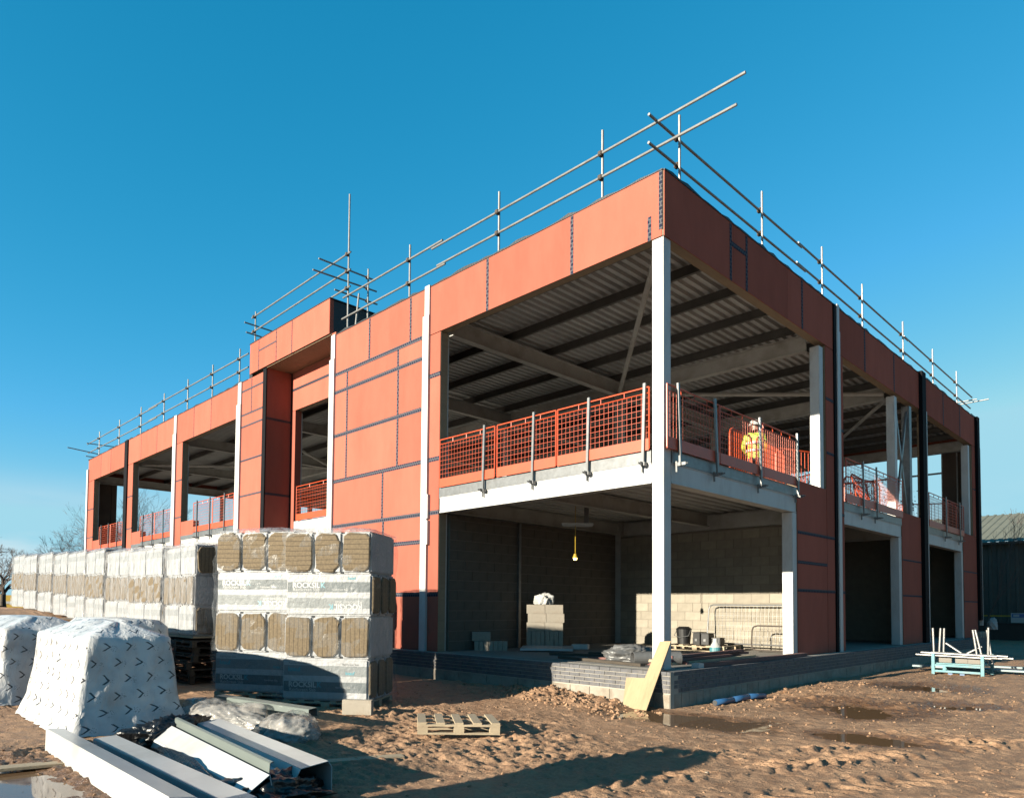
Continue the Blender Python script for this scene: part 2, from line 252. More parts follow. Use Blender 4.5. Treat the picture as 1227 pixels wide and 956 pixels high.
# ------------------------------------------------------------------ mesh helpers
class MB:
    def __init__(s): s.v = []; s.f = []; s.uv = None
    def quad_box(s, P):            # 8 corners: bottom 4 ccw, top 4 ccw
        b = len(s.v); s.v += [tuple(p) for p in P]
        for q in ((3, 2, 1, 0), (4, 5, 6, 7), (0, 1, 5, 4), (1, 2, 6, 5), (2, 3, 7, 6), (3, 0, 4, 7)): s.f.append(tuple(b + i for i in q))
        return s
    def box(s, x0, x1, y0, y1, z0, z1):
        x0, x1 = min(x0, x1), max(x0, x1); y0, y1 = min(y0, y1), max(y0, y1); z0, z1 = min(z0, z1), max(z0, z1)
        return s.quad_box([(x0, y0, z0), (x1, y0, z0), (x1, y1, z0), (x0, y1, z0), (x0, y0, z1), (x1, y0, z1), (x1, y1, z1), (x0, y1, z1)])
    def tube(s, p0, p1, r0, r1=None, n=8, cap=True):
        r1 = r0 if r1 is None else r1
        p0, p1 = Vector(p0), Vector(p1); d = (p1 - p0)
        if d.length < 1e-6: return s
        d.normalize(); a = d.orthogonal().normalized(); c = d.cross(a); b = len(s.v)
        for p, r in ((p0, r0), (p1, r1)):
            for i in range(n):
                t = 2 * math.pi * i / n; s.v.append(tuple(p + (a * math.cos(t) + c * math.sin(t)) * r))
        for i in range(n): j = (i + 1) % n; s.f.append((b + i, b + j, b + n + j, b + n + i))
        if cap: s.f.append(tuple(b + i for i in reversed(range(n)))); s.f.append(tuple(b + n + i for i in range(n)))
        return s
    def path(s, pts, r, n=8):
        for a, b in zip(pts[:-1], pts[1:]): s.tube(a, b, r, n=n)
        return s
    def bar(s, p0, p1, w, h, upv=(0, 0, 1)):       # rectangular bar
        p0, p1 = Vector(p0), Vector(p1); d = (p1 - p0).normalized(); u = Vector(upv)
        if abs(d.dot(u)) > 0.98: u = Vector((1, 0, 0))
        a = d.cross(u).normalized(); c = a.cross(d)
        P = []
        for sgn in (-1, 1):
            z = c * (h / 2) * sgn
            P += [p0 - a * w / 2 + z, p0 + a * w / 2 + z, p1 + a * w / 2 + z, p1 - a * w / 2 + z]
        return s.quad_box(P)
    def ibeam(s, p0, p1, w, h, tf=0.018, tw=0.012):
        p0, p1 = Vector(p0), Vector(p1)
        zz = Vector((0, 0, 1))
        s.bar(p0 + zz * (h / 2 - tf / 2), p1 + zz * (h / 2 - tf / 2), w, tf); s.bar(p0 - zz * (h / 2 - tf / 2), p1 - zz * (h / 2 - tf / 2), w, tf); s.bar(p0, p1, tw, h - 2 * tf)
        return s
    def prism(s, poly, z0, z1):
        b = len(s.v); n = len(poly)
        s.v += [(x, y, z0) for x, y in poly] + [(x, y, z1) for x, y in poly]
        s.f.append(tuple(b + i for i in reversed(range(n)))); s.f.append(tuple(b + n + i for i in range(n)))
        for i in range(n): j = (i + 1) % n; s.f.append((b + i, b + j, b + n + j, b + n + i))
        return s
    def mesh(s, name, mtl):
        me = bpy.data.meshes.new(name); me.from_pydata(s.v, [], s.f); me.update()
        if mtl: me.materials.append(mtl)
        return me
    def build(s, name, mtl, parent=None, smooth=False, bevel=0.0):
        me = s.mesh(name, mtl)
        if bevel:
            bm = bmesh.new(); bm.from_mesh(me); bmesh.ops.bevel(bm, geom=bm.edges[:], offset=bevel, segments=2, affect='EDGES'); bm.to_mesh(me); bm.free()
        if smooth: me.polygons.foreach_set('use_smooth', [True] * len(me.polygons))
        return link(name, me, parent)
def link(name, me, parent=None, loc=None, rot=None):
    o = bpy.data.objects.new(name, me); col.objects.link(o)
    if parent: o.parent = parent
    if loc is not None: o.location = loc
    if rot is not None: o.rotation_euler = rot
    return o
def tag(o, label=None, cat=None, group=None, kind=None):
    if label: o['label'] = label
    if cat: o['category'] = cat
    if group: o['group'] = group
    if kind: o['kind'] = kind
    return o
def thing(name, label, cat, loc=(0, 0, 0), rz=0.0, group=None):
    o = bpy.data.objects.new(name, None); col.objects.link(o); o.location = loc; o.rotation_euler = (0, 0, rz); o.empty_display_size = 0.2
    return tag(o, label, cat, group)
def copy_thing(root, loc, rz=0.0, label=None, group=None, rot=None):
    r = root.copy(); col.objects.link(r); r.location = loc; r.rotation_euler = rot or (0, 0, rz)
    if label: r['label'] = label
    if group: r['group'] = group
    for ch in list(root.children):
        c = ch.copy(); col.objects.link(c); c.parent = r
        for g in ch.children:
            d = g.copy(); col.objects.link(d); d.parent = c
    return r
def boxuv(me, s=1.0):
    """box-project UVs in metres"""
    uvl = me.uv_layers.new(name='UVMap')
    for p in me.polygons:
        n = p.normal; ax = max(range(3), key=lambda i: abs(n[i]))
        for li in p.loop_indices:
            c = me.vertices[me.loops[li].vertex_index].co
            uvl.data[li].uv = ((c.y, c.z), (c.x, c.z), (c.x, c.y))[ax]
    return me

# numpy value noise
def vnoise(x, y, seed=0):
    xi, yi = np.floor(x).astype(np.int64), np.floor(y).astype(np.int64); xf, yf = x - xi, y - yi
    def hsh(a, b):
        n = (a * 374761393 + b * 668265263 + seed * 974711) & 0x7fffffff
        n = ((n ^ (n >> 13)) * 1274126177) & 0x7fffffff
        n = n ^ (n >> 16)
        return (n & 0xffff) / 65535.0
    u, v = xf * xf * (3 - 2 * xf), yf * yf * (3 - 2 * yf)
    return ((hsh(xi, yi) * (1 - u) + hsh(xi + 1, yi) * u) * (1 - v) + (hsh(xi, yi + 1) * (1 - u) + hsh(xi + 1, yi + 1) * u) * v) - 0.5
def fbm(x, y, f, o=4, seed=0):
    r = 0; a = 1.0
    for i in range(o): r = r + a * vnoise(x * f + 17.3 * i, y * f - 9.1 * i, seed + i); f *= 2.1; a *= 0.5
    return r
def sstep(t): t = np.clip(t, 0, 1); return t * t * (3 - 2 * t)

# ------------------------------------------------------------------ ground
PUD = [  # cx, cy, rx, ry, rot
    (1.05, -0.95, 1.15, 0.55, 0.12), (2.4, 1.85, 0.85, 0.95, 0.2), (3.4, -0.70, 0.75, 0.36, 0.1), (2.15, 6.1, 0.9, 0.75, 0.2), (-0.9, -8.62, 1.0, 0.34, 0.05), (3.4, 3.4, 0.6, 0.4, 0.4)]
WZ = -0.020
def tracks(x, y):
    h = np.zeros_like(x)
    for x0, ang, w, s in ((3.3, 0.42, 0.24, 1), (4.2, 0.40, 0.26, -1), (2.3, 0.6, 0.2, 1), (5.0, 0.45, .22, 1)):
        ca, sa = math.cos(ang), math.sin(ang)
        u = (x - x0) * ca - (y + 3.0) * sa; v = (x - x0) * sa + (y + 3.0) * ca; u = u + 0.10 * fbm(x, y, 1.1, 3, 87)
        m = sstep((w - np.abs(u)) / 0.10) * sstep((3.4 - np.abs(v - 1.0)) / 0.8)
        lug = np.sin((v + s * np.abs(u) * 0.9) * 2 * math.pi / 0.23 + 3.5 * fbm(x, y, 1.6, 3, 91)) + 1.6 * fbm(x, y, 5.0, 3, 93)
        brk = sstep((fbm(x, y, 0.9, 3, 77) + 0.15) / 0.35)
        h += m * (0.35 + 0.65 * brk) * (-0.022 + 0.042 * np.clip(lug * 1.6, -1.2, 1))
    # scattered heel and track pits
    pit = sstep((fbm(x, y, 3.6, 2, 131) - 0.38) / 0.12) * sstep((x + 1.0 * y + 0.2) / 2.0) * sstep((1.5 - y) / 1.5)
    h -= 0.045 * pit
    return h
WET = [None]
def ground_h(x, y):
    WET[0] = None
    h = 0.028 * fbm(x, y, 0.35, 3, 3) + 0.020 * fbm(x, y, 1.6, 3, 11)
    rough = 0.45 + 1.3 * sstep((fbm(x, y, 0.5, 2, 40) + 0.25) / 0.6)
    rid = np.abs(fbm(x, y, 4.2, 3, 21)); h = h + rough * (0.022 * (0.45 - rid) + 0.014 * fbm(x, y, 15.0, 3, 31))
    h = h + rough * (0.040 * np.abs(fbm(x, y, 4.6, 2, 141)) + 0.030 * np.abs(fbm(x, y, 9.5, 2, 151)) + 0.014 * np.abs(fbm(x, y, 21.0, 1, 161))) - 0.016
    h = h + tracks(x, y)
    # churned ridge in front of the plinth
    rg = np.exp(-((y + 0.75 + 0.25 * (x + 1.2)) / 0.5) ** 2) * np.exp(-((x + 1.6) / 1.5) ** 2)
    h = h + rg * (0.03 + 0.20 * np.abs(fbm(x, y, 3.6, 3, 51)))
    h = np.maximum(h, -0.008 + 0.02 * fbm(x, y, 8, 2, 66))
    for cx, cy, rx, ry, a in PUD:
        u = ((x - cx) * math.cos(a) + (y - cy) * math.sin(a)) / rx; v = (-(x - cx) * math.sin(a) + (y - cy) * math.cos(a)) / ry
        d = np.sqrt(u * u + v * v) + 0.75 * fbm(x, y, 1.5, 4, 5)
        WET[0] = np.maximum(WET[0], sstep((1.75 - d) / 0.7)) if WET[0] is not None and WET[0].shape == x.shape else sstep((1.75 - d) / 0.7)
        k = sstep((1.3 - d) / 0.8); h = h * (1 - 0.75 * k) - 0.036 * k
    # the ground climbs to the left behind the bundles
    h = h + 1.35 * sstep((-x - 9.5) / 14.0) * sstep((-y - 1.5) / 2.0) + 0.9 * sstep((-x - 36) / 20)
    # inside the building footprint stay below the slab
    ins = sstep((x + 60) / 20) * (x < -0.35) * (y > -0.25) * (y < 21.5) * (x > -34.6)
    return np.where(ins > 0, np.minimum(h, -0.1), h)
def axis(lo, hi, step, far_lo, far_hi, g=1.12):
    a = list(np.arange(lo, hi, step)); s = step
    x = lo
    L_ = []
    while x > far_lo: s *= g; x -= s; L_.append(x)
    s = step; x = a[-1]; Rr = []
    while x < far_hi: s *= g; x += s; Rr.append(x)
    return np.array(L_[::-1] + a + Rr)
gx = axis(-3.2, 6.2, 0.02, -900, 900, 1.045); gy = axis(-8.9, 2.2, 0.02, -600, 1200, 1.04)
GX, GY = np.meshgrid(gx, gy); GZ = ground_h(GX.ravel(), GY.ravel())
nx, ny = len(gx), len(gy); wet = WET[0].astype(np.float32)
me = bpy.data.meshes.new('ground')
co = np.empty((nx * ny, 3), np.float32); co[:, 0] = GX.ravel(); co[:, 1] = GY.ravel(); co[:, 2] = GZ
ii = np.arange(nx * ny).reshape(ny, nx); q = np.stack([ii[:-1, :-1], ii[:-1, 1:], ii[1:, 1:], ii[1:, :-1]], -1).reshape(-1, 4).astype(np.int32)
me.vertices.add(nx * ny); me.vertices.foreach_set('co', co.ravel())
me.loops.add(q.size); me.loops.foreach_set('vertex_index', q.ravel()); me.polygons.add(len(q)); me.polygons.foreach_set('loop_start', np.arange(0, q.size, 4, dtype=np.int32))
try: me.polygons.foreach_set('loop_total', np.full(len(q), 4, np.int32))
except Exception: pass
me.update(calc_edges=True); me.polygons.foreach_set('use_smooth', np.ones(len(q), bool)); me.materials.append(MUD)
_at = me.attributes.new('wet', 'FLOAT', 'POINT'); _at.data.foreach_set('value', wet)
tag(link('ground', me), kind='structure')
def gh(x, y): return float(ground_h(np.array([float(x)]), np.array([float(y)]))[0])
for cx, cy, rx, ry, a in PUD:
    b = MB(); n = 40; poly = []
    for i in range(n):
        t = 2 * math.pi * i / n; k = 1.5
        u, v = rx * k * math.cos(t), ry * k * math.sin(t); poly.append((cx + u * math.cos(a) - v * math.sin(a), cy + u * math.sin(a) + v * math.cos(a)))
    b.v = [(x, y, WZ) for x, y in poly]; b.f = [tuple(range(n))]
    tag(b.build('puddle', WATER), kind='structure')

# clods and stones lying about
def rocks(name, spots, mtl, kind='stuff'):
    b = MB(); bmi = bmesh.new(); bmesh.ops.create_icosphere(bmi, subdivisions=1, radius=1); bv = [v.co.copy() for v in bmi.verts]; bf = [tuple(v.index for v in f.verts) for f in bmi.faces]; bmi.free()
    for x, y, z, r in spots:
        k = len(b.v); q = Matrix.Rotation(random.uniform(0, 6.3), 3, Vector((random.uniform(-1, 1), random.uniform(-1, 1), random.uniform(-1, 1))).normalized())
        sx, sy, sz = (random.uniform(.7, 1.3) for _ in range(3))
        for v in bv:
            j = random.uniform(.6, 1.35); p = q @ Vector((v.x * sx, v.y * sy, v.z * sz)) * r * j; b.v.append((x + p.x, y + p.y, z + p.z * .75))
        b.f += [tuple(k + i for i in f) for f in bf]
    return tag(b.build(name, mtl, smooth=False), kind=kind)
sp = []
for i in range(15000):
    x = random.uniform(-6, 7.5); y = random.uniform(-8.8, 6) if random.random() < .8 else random.uniform(4, 12)
    if x < 0.35 and y > -0.35: continue
    r = 0.004 + 0.016 * random.random() ** 6
    sp.append((x, y, r))
for i in range(900):      # churned heap before the plinth
    x = random.gauss(-1.9, 1.2); y = -0.85 - 0.25 * (x + 1.2) + random.gauss(0, .38)
    if y > -0.36 or x > 0.5: continue
    sp.append((x, y, random.uniform(.01, .055) * random.uniform(.25, 1)))
for i in range(260):
    x = random.uniform(.45, 1.3); y = random.uniform(0, 6); sp.append((x, y, random.uniform(.006, .04) * random.random()))
ax = np.array([s[0] for s in sp]); ay = np.array([s[1] for s in sp]); az = ground_h(ax, ay)
rocks('mud_clods', [(s[0], s[1], z + s[2] * .25, s[2]) for s, z in zip(sp, az) if z > -0.05], MUD)
sp2 = [(random.uniform(-5, 7), random.uniform(-8, 8), 0.006 + .022 * random.random() ** 3) for _ in range(90)]
sp2 = [s for s in sp2 if not (s[0] < .35 and s[1] > -.35)]
rocks('pale_stones', [(x, y, gh(x, y) + r * .3, r) for x, y, r in sp2], STONE)

# ------------------------------------------------------------------ the building
FL, FF, TOP, SOF = 0.57, 4.26, 9.03, 7.88
LX, WY = -34.9, 21.9
B = thing('building', 'two-storey steel-framed building under construction clad in orange sheathing boards', 'building')
def pbox(b, face, u0, u1, z0, z1, d0, d1):
    if face == 'A': b.box(u0, u1, -d1, -d0, z0, z1)
    else: b.box(d0, d1, u0, u1, z0, z1)
    return b
def board(parent, face, u0, u1, z0, z1, d=0.0):
    g = 0.004; o = random.uniform(0, 0.003)
    return pbox(MB(), face, u0 + g if u0 < u1 else u0 - g, u1 - g if u0 < u1 else u1 + g, z0 + g, z1 - g, d + o, d + 0.014 + o).build('sheathing_board', BOARD, parent)
def tape(parent, face, u0, u1, z0, z1, d=0.0):
    b = pbox(MB(), face, u0, u1, z0, z1, d + 0.0175, d + 0.0205); me = boxuv(b.mesh('joint_tape', TAPE)); return link('joint_tape', me, parent)
def vtape(parent, face, u, z0, z1, d=0.0, w=0.075): return tape(parent, face, u - w / 2, u + w / 2, z0, z1, d)
def htape(parent, face, u0, u1, z, d=0.0, w=0.095):
    return tape(parent, face, min(u0, u1), max(u0, u1), z - w / 2, z + w / 2, d + 0.0006)
def backing(face, u0, u1, z0, z1, d0=-0.2, d1=-0.001, name='wall_frame', mtl=None):
    return pbox(MB(), face, u0, u1, z0, z1, d0, d1).build(name, mtl or CREAM, B)

# fascias
fa = backing('A', -10.47, -0.21, SOF + .012, TOP - .01, name='fascia'); backing('A', LX + .02, -14.9, SOF + .012, TOP - .01, name='fascia')
js = [-0.02, -2.01, -4.36, -6.30]
for a, b_ in zip(js[:-1], js[1:]): board(fa, 'A', b_, a, SOF, TOP)
for j in js[1:-1]: vtape(fa, 'A', j, SOF + .0, TOP - .02)
vtape(fa, 'A', -0.27, SOF, SOF + .42)
vtape(fa, 'A', -0.045, SOF + .12, TOP, w=.07)
js = [-16.73, -19.0, -20.6, -22.3]; 
for a, b_ in zip(js[:-1], js[1:]): board(fa, 'A', b_, a, SOF, TOP)
for j in js[1:-1]: vtape(fa, 'A', j, SOF, TOP - .02, w=.03)
js = [-22.62, -24.6, -26.6, -28.3]
for a, b_ in zip(js[:-1], js[1:]): board(fa, 'A', b_, a, SOF, TOP)
for j in js[1:-1]: vtape(fa, 'A', j, SOF, TOP - .02, w=.03)
js = [-28.72, -31.0, -32.6, -34.72]
for a, b_ in zip(js[:-1], js[1:]): board(fa, 'A', b_, a, SOF, TOP)
for j in js[1:-1]: vtape(fa, 'A', j, SOF, TOP - .02, w=.03)
fb = backing('B', 0.0, WY - .02, SOF + .012, TOP - .01, name='fascia')
js = [0.0, 2.42, 4.85, 7.39]
for a, b_ in zip(js[:-1], js[1:]): board(fb, 'B', a, b_, SOF, TOP)
for j in (2.3, 2.95, 5.6): vtape(fb, 'B', j, SOF, TOP - .03, w=.085)
htape(fb, 'B', 2.33, 2.92, 8.62, d=.0012)
js = [7.71, 9.6, 12.0, 14.41]
for a, b_ in zip(js[:-1], js[1:]): board(fb, 'B', a, b_, SOF, TOP)
for j in js[1:-1]: vtape(fb, 'B', j, SOF, TOP - .03, w=.085)
js = [14.95, 17.2, 19.4, 21.6]
for a, b_ in zip(js[:-1], js[1:]): board(fb, 'B', a, b_, SOF, TOP)
for j in js[1:-1]: vtape(fb, 'B', j, SOF, TOP - .03, w=.085)
MB().box(LX, -0.2, WY - .2, WY, SOF, TOP).build('fascia', BOARD, B); MB().box(LX, LX + .2, 0, WY - .2, SOF, TOP).build('fascia', BOARD, B)

# front wall beside the portal: rows of boards with printed tape
def boarded(face, u0, u1, rows, d=0.0, hw=.1, vw=.075, edges=True):
    lo, hi = min(u0, u1), max(u0, u1)
    w = backing(face, lo, hi, rows[0][0], rows[-1][1])
    for k, (z0, z1, jn) in enumerate(rows):
        us = [lo] + sorted(jn) + [hi]
        for a, b_ in zip(us[:-1], us[1:]): board(w, face, a, b_, z0, z1, d)
        for j in jn: vtape(w, face, j, z0 + .03, z1 - .03, d, vw)
        if k: htape(w, face, lo, hi, z0, d, hw)
    return w
boarded('A', -6.52, -10.47, [(FL, 1.86, [-8.1]), (1.86, 3.08, [-8.1]), (3.08, 3.72, [-8.1]), (3.72, 4.95, [-8.15]), (4.95, 6.2, [-7.55, -9.86]), (6.2, 7.4, [-7.55, -9.86]), (7.4, 7.9, [-7.56, -9.87]), (7.9, TOP, [-7.07, -8.83])])
boarded('A', -5.92, -6.30, [(FL, 1.86, []), (1.86, 3.72, []), (3.72, 4.95, []), (4.95, 6.9, []), (6.9, SOF - .01, [])])
boarded('A', -14.88, -16.41, [(FL, 3.0, []), (3.0, 5.17, []), (5.17, 6.35, []), (6.35, 7.49, []), (7.49, 7.88, []), (7.88, 8.69, [-15.7]), (8.69, TOP, [-15.7])], hw=.06, vw=.045)
for u0, u1 in ((-21.70, -22.30), (-27.62, -28.3), (-33.75, -34.72)):
    boarded('A', u0, u1, [(FL, 3.2, []), (3.2, 4.95, []), (4.95, 6.4, []), (6.4, SOF - .01, [])], hw=.05)
# ground-floor front wall behind the stacks, and the low upstands at first floor
for u0, u1 in ((-16.73, -21.70), (-22.62, -27.62), (-28.72, -33.75)):
    boarded('A', u0, u1, [(FL, 2.0, [(u0 + u1) / 2]), (2.0, 3.66, [(u0 + u1) / 2])])
    backing('A', u1 + .02, u1 + 1.25, 4.27, 4.72); board(B.children[-1], 'A', u1 + .02, u1 + 1.25, 4.2, 4.75)
# B wall panels
boarded('B', 5.25, 6.90, [(FL, 2.0, []), (2.0, 2.62, []), (2.62, 3.28, []), (3.28, 4.42, [])], hw=.07)
boarded('B', 6.92, 7.39, [(FL, 2.0, []), (2.0, 3.28, []), (3.28, 5.3, []), (5.3, 6.6, []), (6.6, SOF - .01, [])], hw=.07)
boarded('B', 7.71, 8.02, [(FL, 2.0, []), (2.0, 3.9, []), (3.9, 6.0, []), (6.0, SOF - .01, [])], hw=.07)
boarded('B', 12.55, 14.41, [(FL, 2.0, []), (2.0, 3.05, []), (3.05, 4.45, [])], hw=.05)
boarded('B', 14.95, 15.12, [(FL, 4.2, []), (4.2, SOF - .01, [])], hw=.05)
boarded('B', 19.62, 21.6, [(FL, 1.9, []), (1.9, 3.0, []), (3.0, 4.4, [])], hw=.05)
boarded('B', 21.15, 21.6, [(4.41, 6.2, []), (6.2, SOF - .01, [])], hw=.05)
# vertical cover strips
def strip(face, u0, u1, z0, z1, mtl, d=0.075, neck=None):
    b = MB()
    if neck: pbox(b, face, u0, u1, z0, neck, 0.0, d); w = (u1 - u0) * .22; pbox(b, face, u0 + w, u1 - w * .0, neck, z1, 0.0, d * .8)
    else: pbox(b, face, u0, u1, z0, z1, 0.0, d)
    return b.build('cover_strip', mtl, B)
strip('A', -6.52, -6.30, FL, TOP + .03, WHITE, neck=8.35)
for z in (3.6, 3.0): MB().box(-6.30, -6.24, -.09, 0.0, z, z + .55).build('strip_bracket', WHITE, B)
strip('A', -10.72, -10.47, FL, TOP + .0, WHITE, neck=8.35)
strip('A', -16.73, -16.41, FL, TOP, WHITE, neck=8.3)
strip('A', -22.62, -22.30, FL, TOP, WHITE, neck=8.3)
strip('A', -28.72, -28.30, FL, TOP, BLACKSTRIP)
strip('A', -34.98, -34.72, FL, TOP - .5, WHITE)
strip('B', 7.53, 7.71, FL, TOP + .04, WHITE, neck=8.4); MB().box(0.0, .05, 7.39, 7.529, FL, TOP).build('cover_strip', BLACKSTRIP, B)
strip('B', 14.41, 14.80, FL, TOP + .05, BLACKSTRIP, d=.12); strip('B', 14.80, 14.95, FL, SOF, WHITE, d=.1)
strip('B', 21.6, 21.95, 1.2, TOP + .02, BLACKSTRIP, d=.12); strip('B', 21.95, 22.1, 1.0, SOF, WHITE, d=.1)
# ragged membrane along the roof edge
def ragged(face, u0, u1, n, z=TOP):
    b = MB(); h = .02
    for i in range(n):
        a, c = u0 + (u1 - u0) * i / n, u0 + (u1 - u0) * (i + 1) / n; h2 = .015 + .06 * random.random() ** 2
        P = []
        for zz, (ha, hc) in ((0, (0, 0)), (1, (h, h2))):
            for (u, hh), dd in (((a, ha), .03), ((c, hc), .03), ((c, hc), -.3), ((a, ha), -.3)):
                P.append((u, -dd, z - .012 + hh) if face == 'A' else (dd, u, z - .012 + hh))
        b.quad_box(P); h = h2
    return b.build('roof_membrane', DARKMEM, B)
ragged('A', 0.0, -10.7, 46); ragged('A', -16.0, LX, 60); ragged('B', 0.0, WY, 90)
# portal
PD = 0.86
pj = MB().box(-14.86, -14.66, 0.0, PD, FL, 9.13).build('portal_jamb', BOARD, B)
for z0, z1 in ((FL, 3.9), (3.9, 5.1), (5.1, 7.5), (7.5, 9.12)): MB().box(-14.659, -14.645, 0.01, PD - .01, z0 + .004, z1 - .004).build('sheathing_board', BOARD, pj)
for z in (3.9, 5.1, 7.5): MB().box(-14.6445, -14.642, 0.01, PD - .01, z - .04, z + .04).build('joint_tape', TAPEJ, pj)
MB().box(-14.87, -14.64, -.03, -.001, FL, 9.12).build('corner_trim', BLACKSTRIP, B)
MB().box(-10.72, -10.52, 0.0, PD, FL, 9.13).build('portal_jamb', BOARD, B)
ph = MB().box(-14.64, -10.73, PD, PD + .2, 7.86, 9.13).build('portal_header', CREAM, B)
for a, b_ in ((-14.64, -12.1), (-12.1, -10.73)): MB().box(a + .004, b_ - .004, PD - .015, PD - .001, 7.86, 9.12).build('sheathing_board', BOARD, ph)
MB().box(-12.13, -12.07, PD - .02, PD - .016, 7.86, 9.12).build('joint_tape', TAPEJ, ph); MB().box(-14.64, -10.73, PD - .0205, PD - .0165, 8.5, 8.58).build('joint_tape', TAPEJ, ph)
MB().box(-14.64, -14.36, PD - .015, PD + .2, FL, 7.85).build('sheathing_board', BOARD, B)
MB().box(-14.66, -14.6, PD - .03, PD - .0155, FL, 9.1).build('corner_trim', BLACKSTRIP, B)
hb = MB().box(-15.74, -10.76, -.06, 1.7, 9.14, 10.1).build('portal_box', DARKMEM, B)
us = [-15.75, -15.1, -13.9, -12.9, -10.75]
for a, b_ in zip(us[:-1], us[1:]): board(hb, 'A', a, b_, 9.12, 10.11, d=.062)
for j in us[1:-1]: vtape(hb, 'A', j, 9.12, 10.1, d=.062, w=.04)
tape(hb, 'A', -15.1, -13.9, 9.72, 9.77, d=.0622)
MB().box(-10.759, -10.745, -.07, .05, 9.12, 10.1).build('sheathing_board', BOARD, hb)
MB().box(-15.98, -15.76, .02, .5, 9.0, 9.9).build('roof_membrane', DARKMEM, B)
MB().box(-15.78, -10.72, -.09, 1.7, 10.112, 10.135).build('roof_membrane', DARKMEM, B)
MB().box(-14.64, -10.73, -.02, PD - .02, 9.1, 9.135).build('portal_soffit', CREAM, B)
# columns
def column(x, y, z0=FL, z1=7.8, w=.225, mtl=WHITE):
    b = MB().box(x - w / 2, x + w / 2, y - w / 2, y + w / 2, z0, z1)
    return b.build('column', mtl, B, bevel=.006)
column(-.122, .122, z1=SOF + .011); MB().box(-.3, .02, .0, .3, FL, FL + .012).build('base_plate', STEEL, B)
column(-6.035, .13, mtl=STEEL)
for x in (-10.6, -16.6, -21.82, -27.74, -33.87): column(x, .13, mtl=STEEL)
column(-14.475, PD + .13, mtl=STEEL)
for y in (6.72, 12.2, 20.75): column(-.125, y, z0=FF if y < 20 else FL)
column(-.125, 13.6, z0=FF, mtl=GALV)
MB().box(-.23, .0, 5.02, 5.245, FL, 3.69).build('column', WHITE, B, bevel=.006); MB().box(-.23, -.005, 12.28, 12.54, FL, 3.69).build('column', WHITE, B, bevel=.006); MB().box(-.23, -.005, 19.38, 19.61, FL, 3.69).build('column', WHITE, B, bevel=.006)
for x in (-5.85, -10.6, -16.6, -22, -28, -34.2):
    for y in (6.72, 12.3, 21.6): column(x, y, mtl=STEEL)
for p in (((-.1, 12.4, 7.6), (-.1, 13.5, 4.4)), ((-.1, 13.5, 7.6), (-.1, 12.4, 4.4))): MB().bar(p[0], p[1], .1, .05, (1, 0, 0)).build('brace', GALV, B)
# floors
MB().box(LX, -.06, .06, WY - .1, .1, FL).build('floor_slab', CONC, B)
MB().box(LX, .06, -.06, .06, FL - .3, FL - .006).build('floor_slab', CONC, B); MB().box(-.06, .06, .06, WY - .1, FL - .3, FL - .006).build('floor_slab', CONC, B)
for xa_, xb_, y_ in ((LX + .05, -14.66, .24), (-14.66, -10.72, PD + .21), (-10.72, -.24, .24)): MB().box(xa_, xb_, y_, WY - .24, FF - .12, FF - .004).build('floor_slab', mat('pale_concrete', (0.95, 0.90, 0.83, 1), 0.85, 0.12, 2, 0.2, 40, dirt=(0.6, 0.52, 0.43, 1), dirt_amt=0.5), B)
def decking(name, x0, x1, y0, y1, z, pitch=.3, h=.06, mtl=DECK):
    b = MB(); x = x0; prof = []
    while x + pitch <= x1: prof += [(x, z), (x + pitch * .42, z), (x + pitch * .5, z + h), (x + pitch * .92, z + h)]; x += pitch
    prof.append((x1, z))
    for y in (y0, y1): b.v += [(px, y, pz) for px, pz in prof]
    n = len(prof); b.f = [(i, i + 1, n + i + 1, n + i) for i in range(n - 1)]
    return b.build(name, mtl, B)
for xa_, xb_, y_ in ((LX + .1, -14.66, .24), (-14.66, -10.72, PD + .21), (-10.72, -.24, .24)):
    decking('floor_deck', xa_, xb_, y_, WY - .24, FF - .185)
    decking('roof_deck', xa_, xb_, y_, WY - .21, 8.45, pitch=.22, h=.075)
    MB().box(xa_, xb_, y_, WY - .205, 8.53, 8.72).build('roof_insulation', CONC, B)
def ib(name, p0, p1, w, h, mtl): return MB().ibeam(p0, p1, w, h).build(name, mtl, B)
# first-floor edge beams with the folded metal slab edge on top
def edge(face, u0, u1):
    b = MB(); pbox(b, face, u0, u1, 3.70, 3.72, -.22, .0); pbox(b, face, u0, u1, 3.72, 4.03, -.13, -.012); pbox(b, face, u0, u1, 4.03, 4.05, -.22, .0); b.build('edge_beam', WHITE, B)
    pbox(MB(), face, u0, u1, 4.052, FF, -.2, .012).build('slab_edge', GALV, B)
edge('A', -.245, -5.915); edge('B', .245, 5.24); edge('B', 8.03, 12.54); edge('B', 15.13, 19.6)
for a, b_ in ((-10.73, -14.36),): MB().box(b_, a, PD, PD + .2, 3.7, FF).build('edge_beam', WHITE, B)
for a, b_ in ((-16.74, -21.69), (-22.63, -27.6), (-28.73, -33.7)): edge('A', a, b_)
for x in (-5.85, -10.6, -16.6, -22, -28): ib('floor_beam', (x, .25, 3.88), (x, WY - .3, 3.88), .17, .34, STEEL)
ib('floor_beam', (-2.95, .25, 3.88), (-2.95, 6.6, 3.88), .16, .32, STEEL)
for y in (6.72, 12.3): ib('floor_beam', (-5.7, y, 3.84), (-.25, y, 3.84), .17, .40, STEEL); 
for x in (-5.85, -10.6, -16.6, -22, -28, -34.3): ib('roof_beam', (x, .22, 8.0), (x, WY - .25, 8.0), .18, .40, STEEL)
xs = (-.25, -5.75, -10.5, -16.5, -21.9, -27.9, -34.2)
for y in (6.72, 12.3, 21.5):
    for a, b_ in zip(xs[:-1], xs[1:]): ib('roof_beam', (a - .1, y, 7.96), (b_ + .1, y, 7.96), .18, .40, STEEL)
k = 0
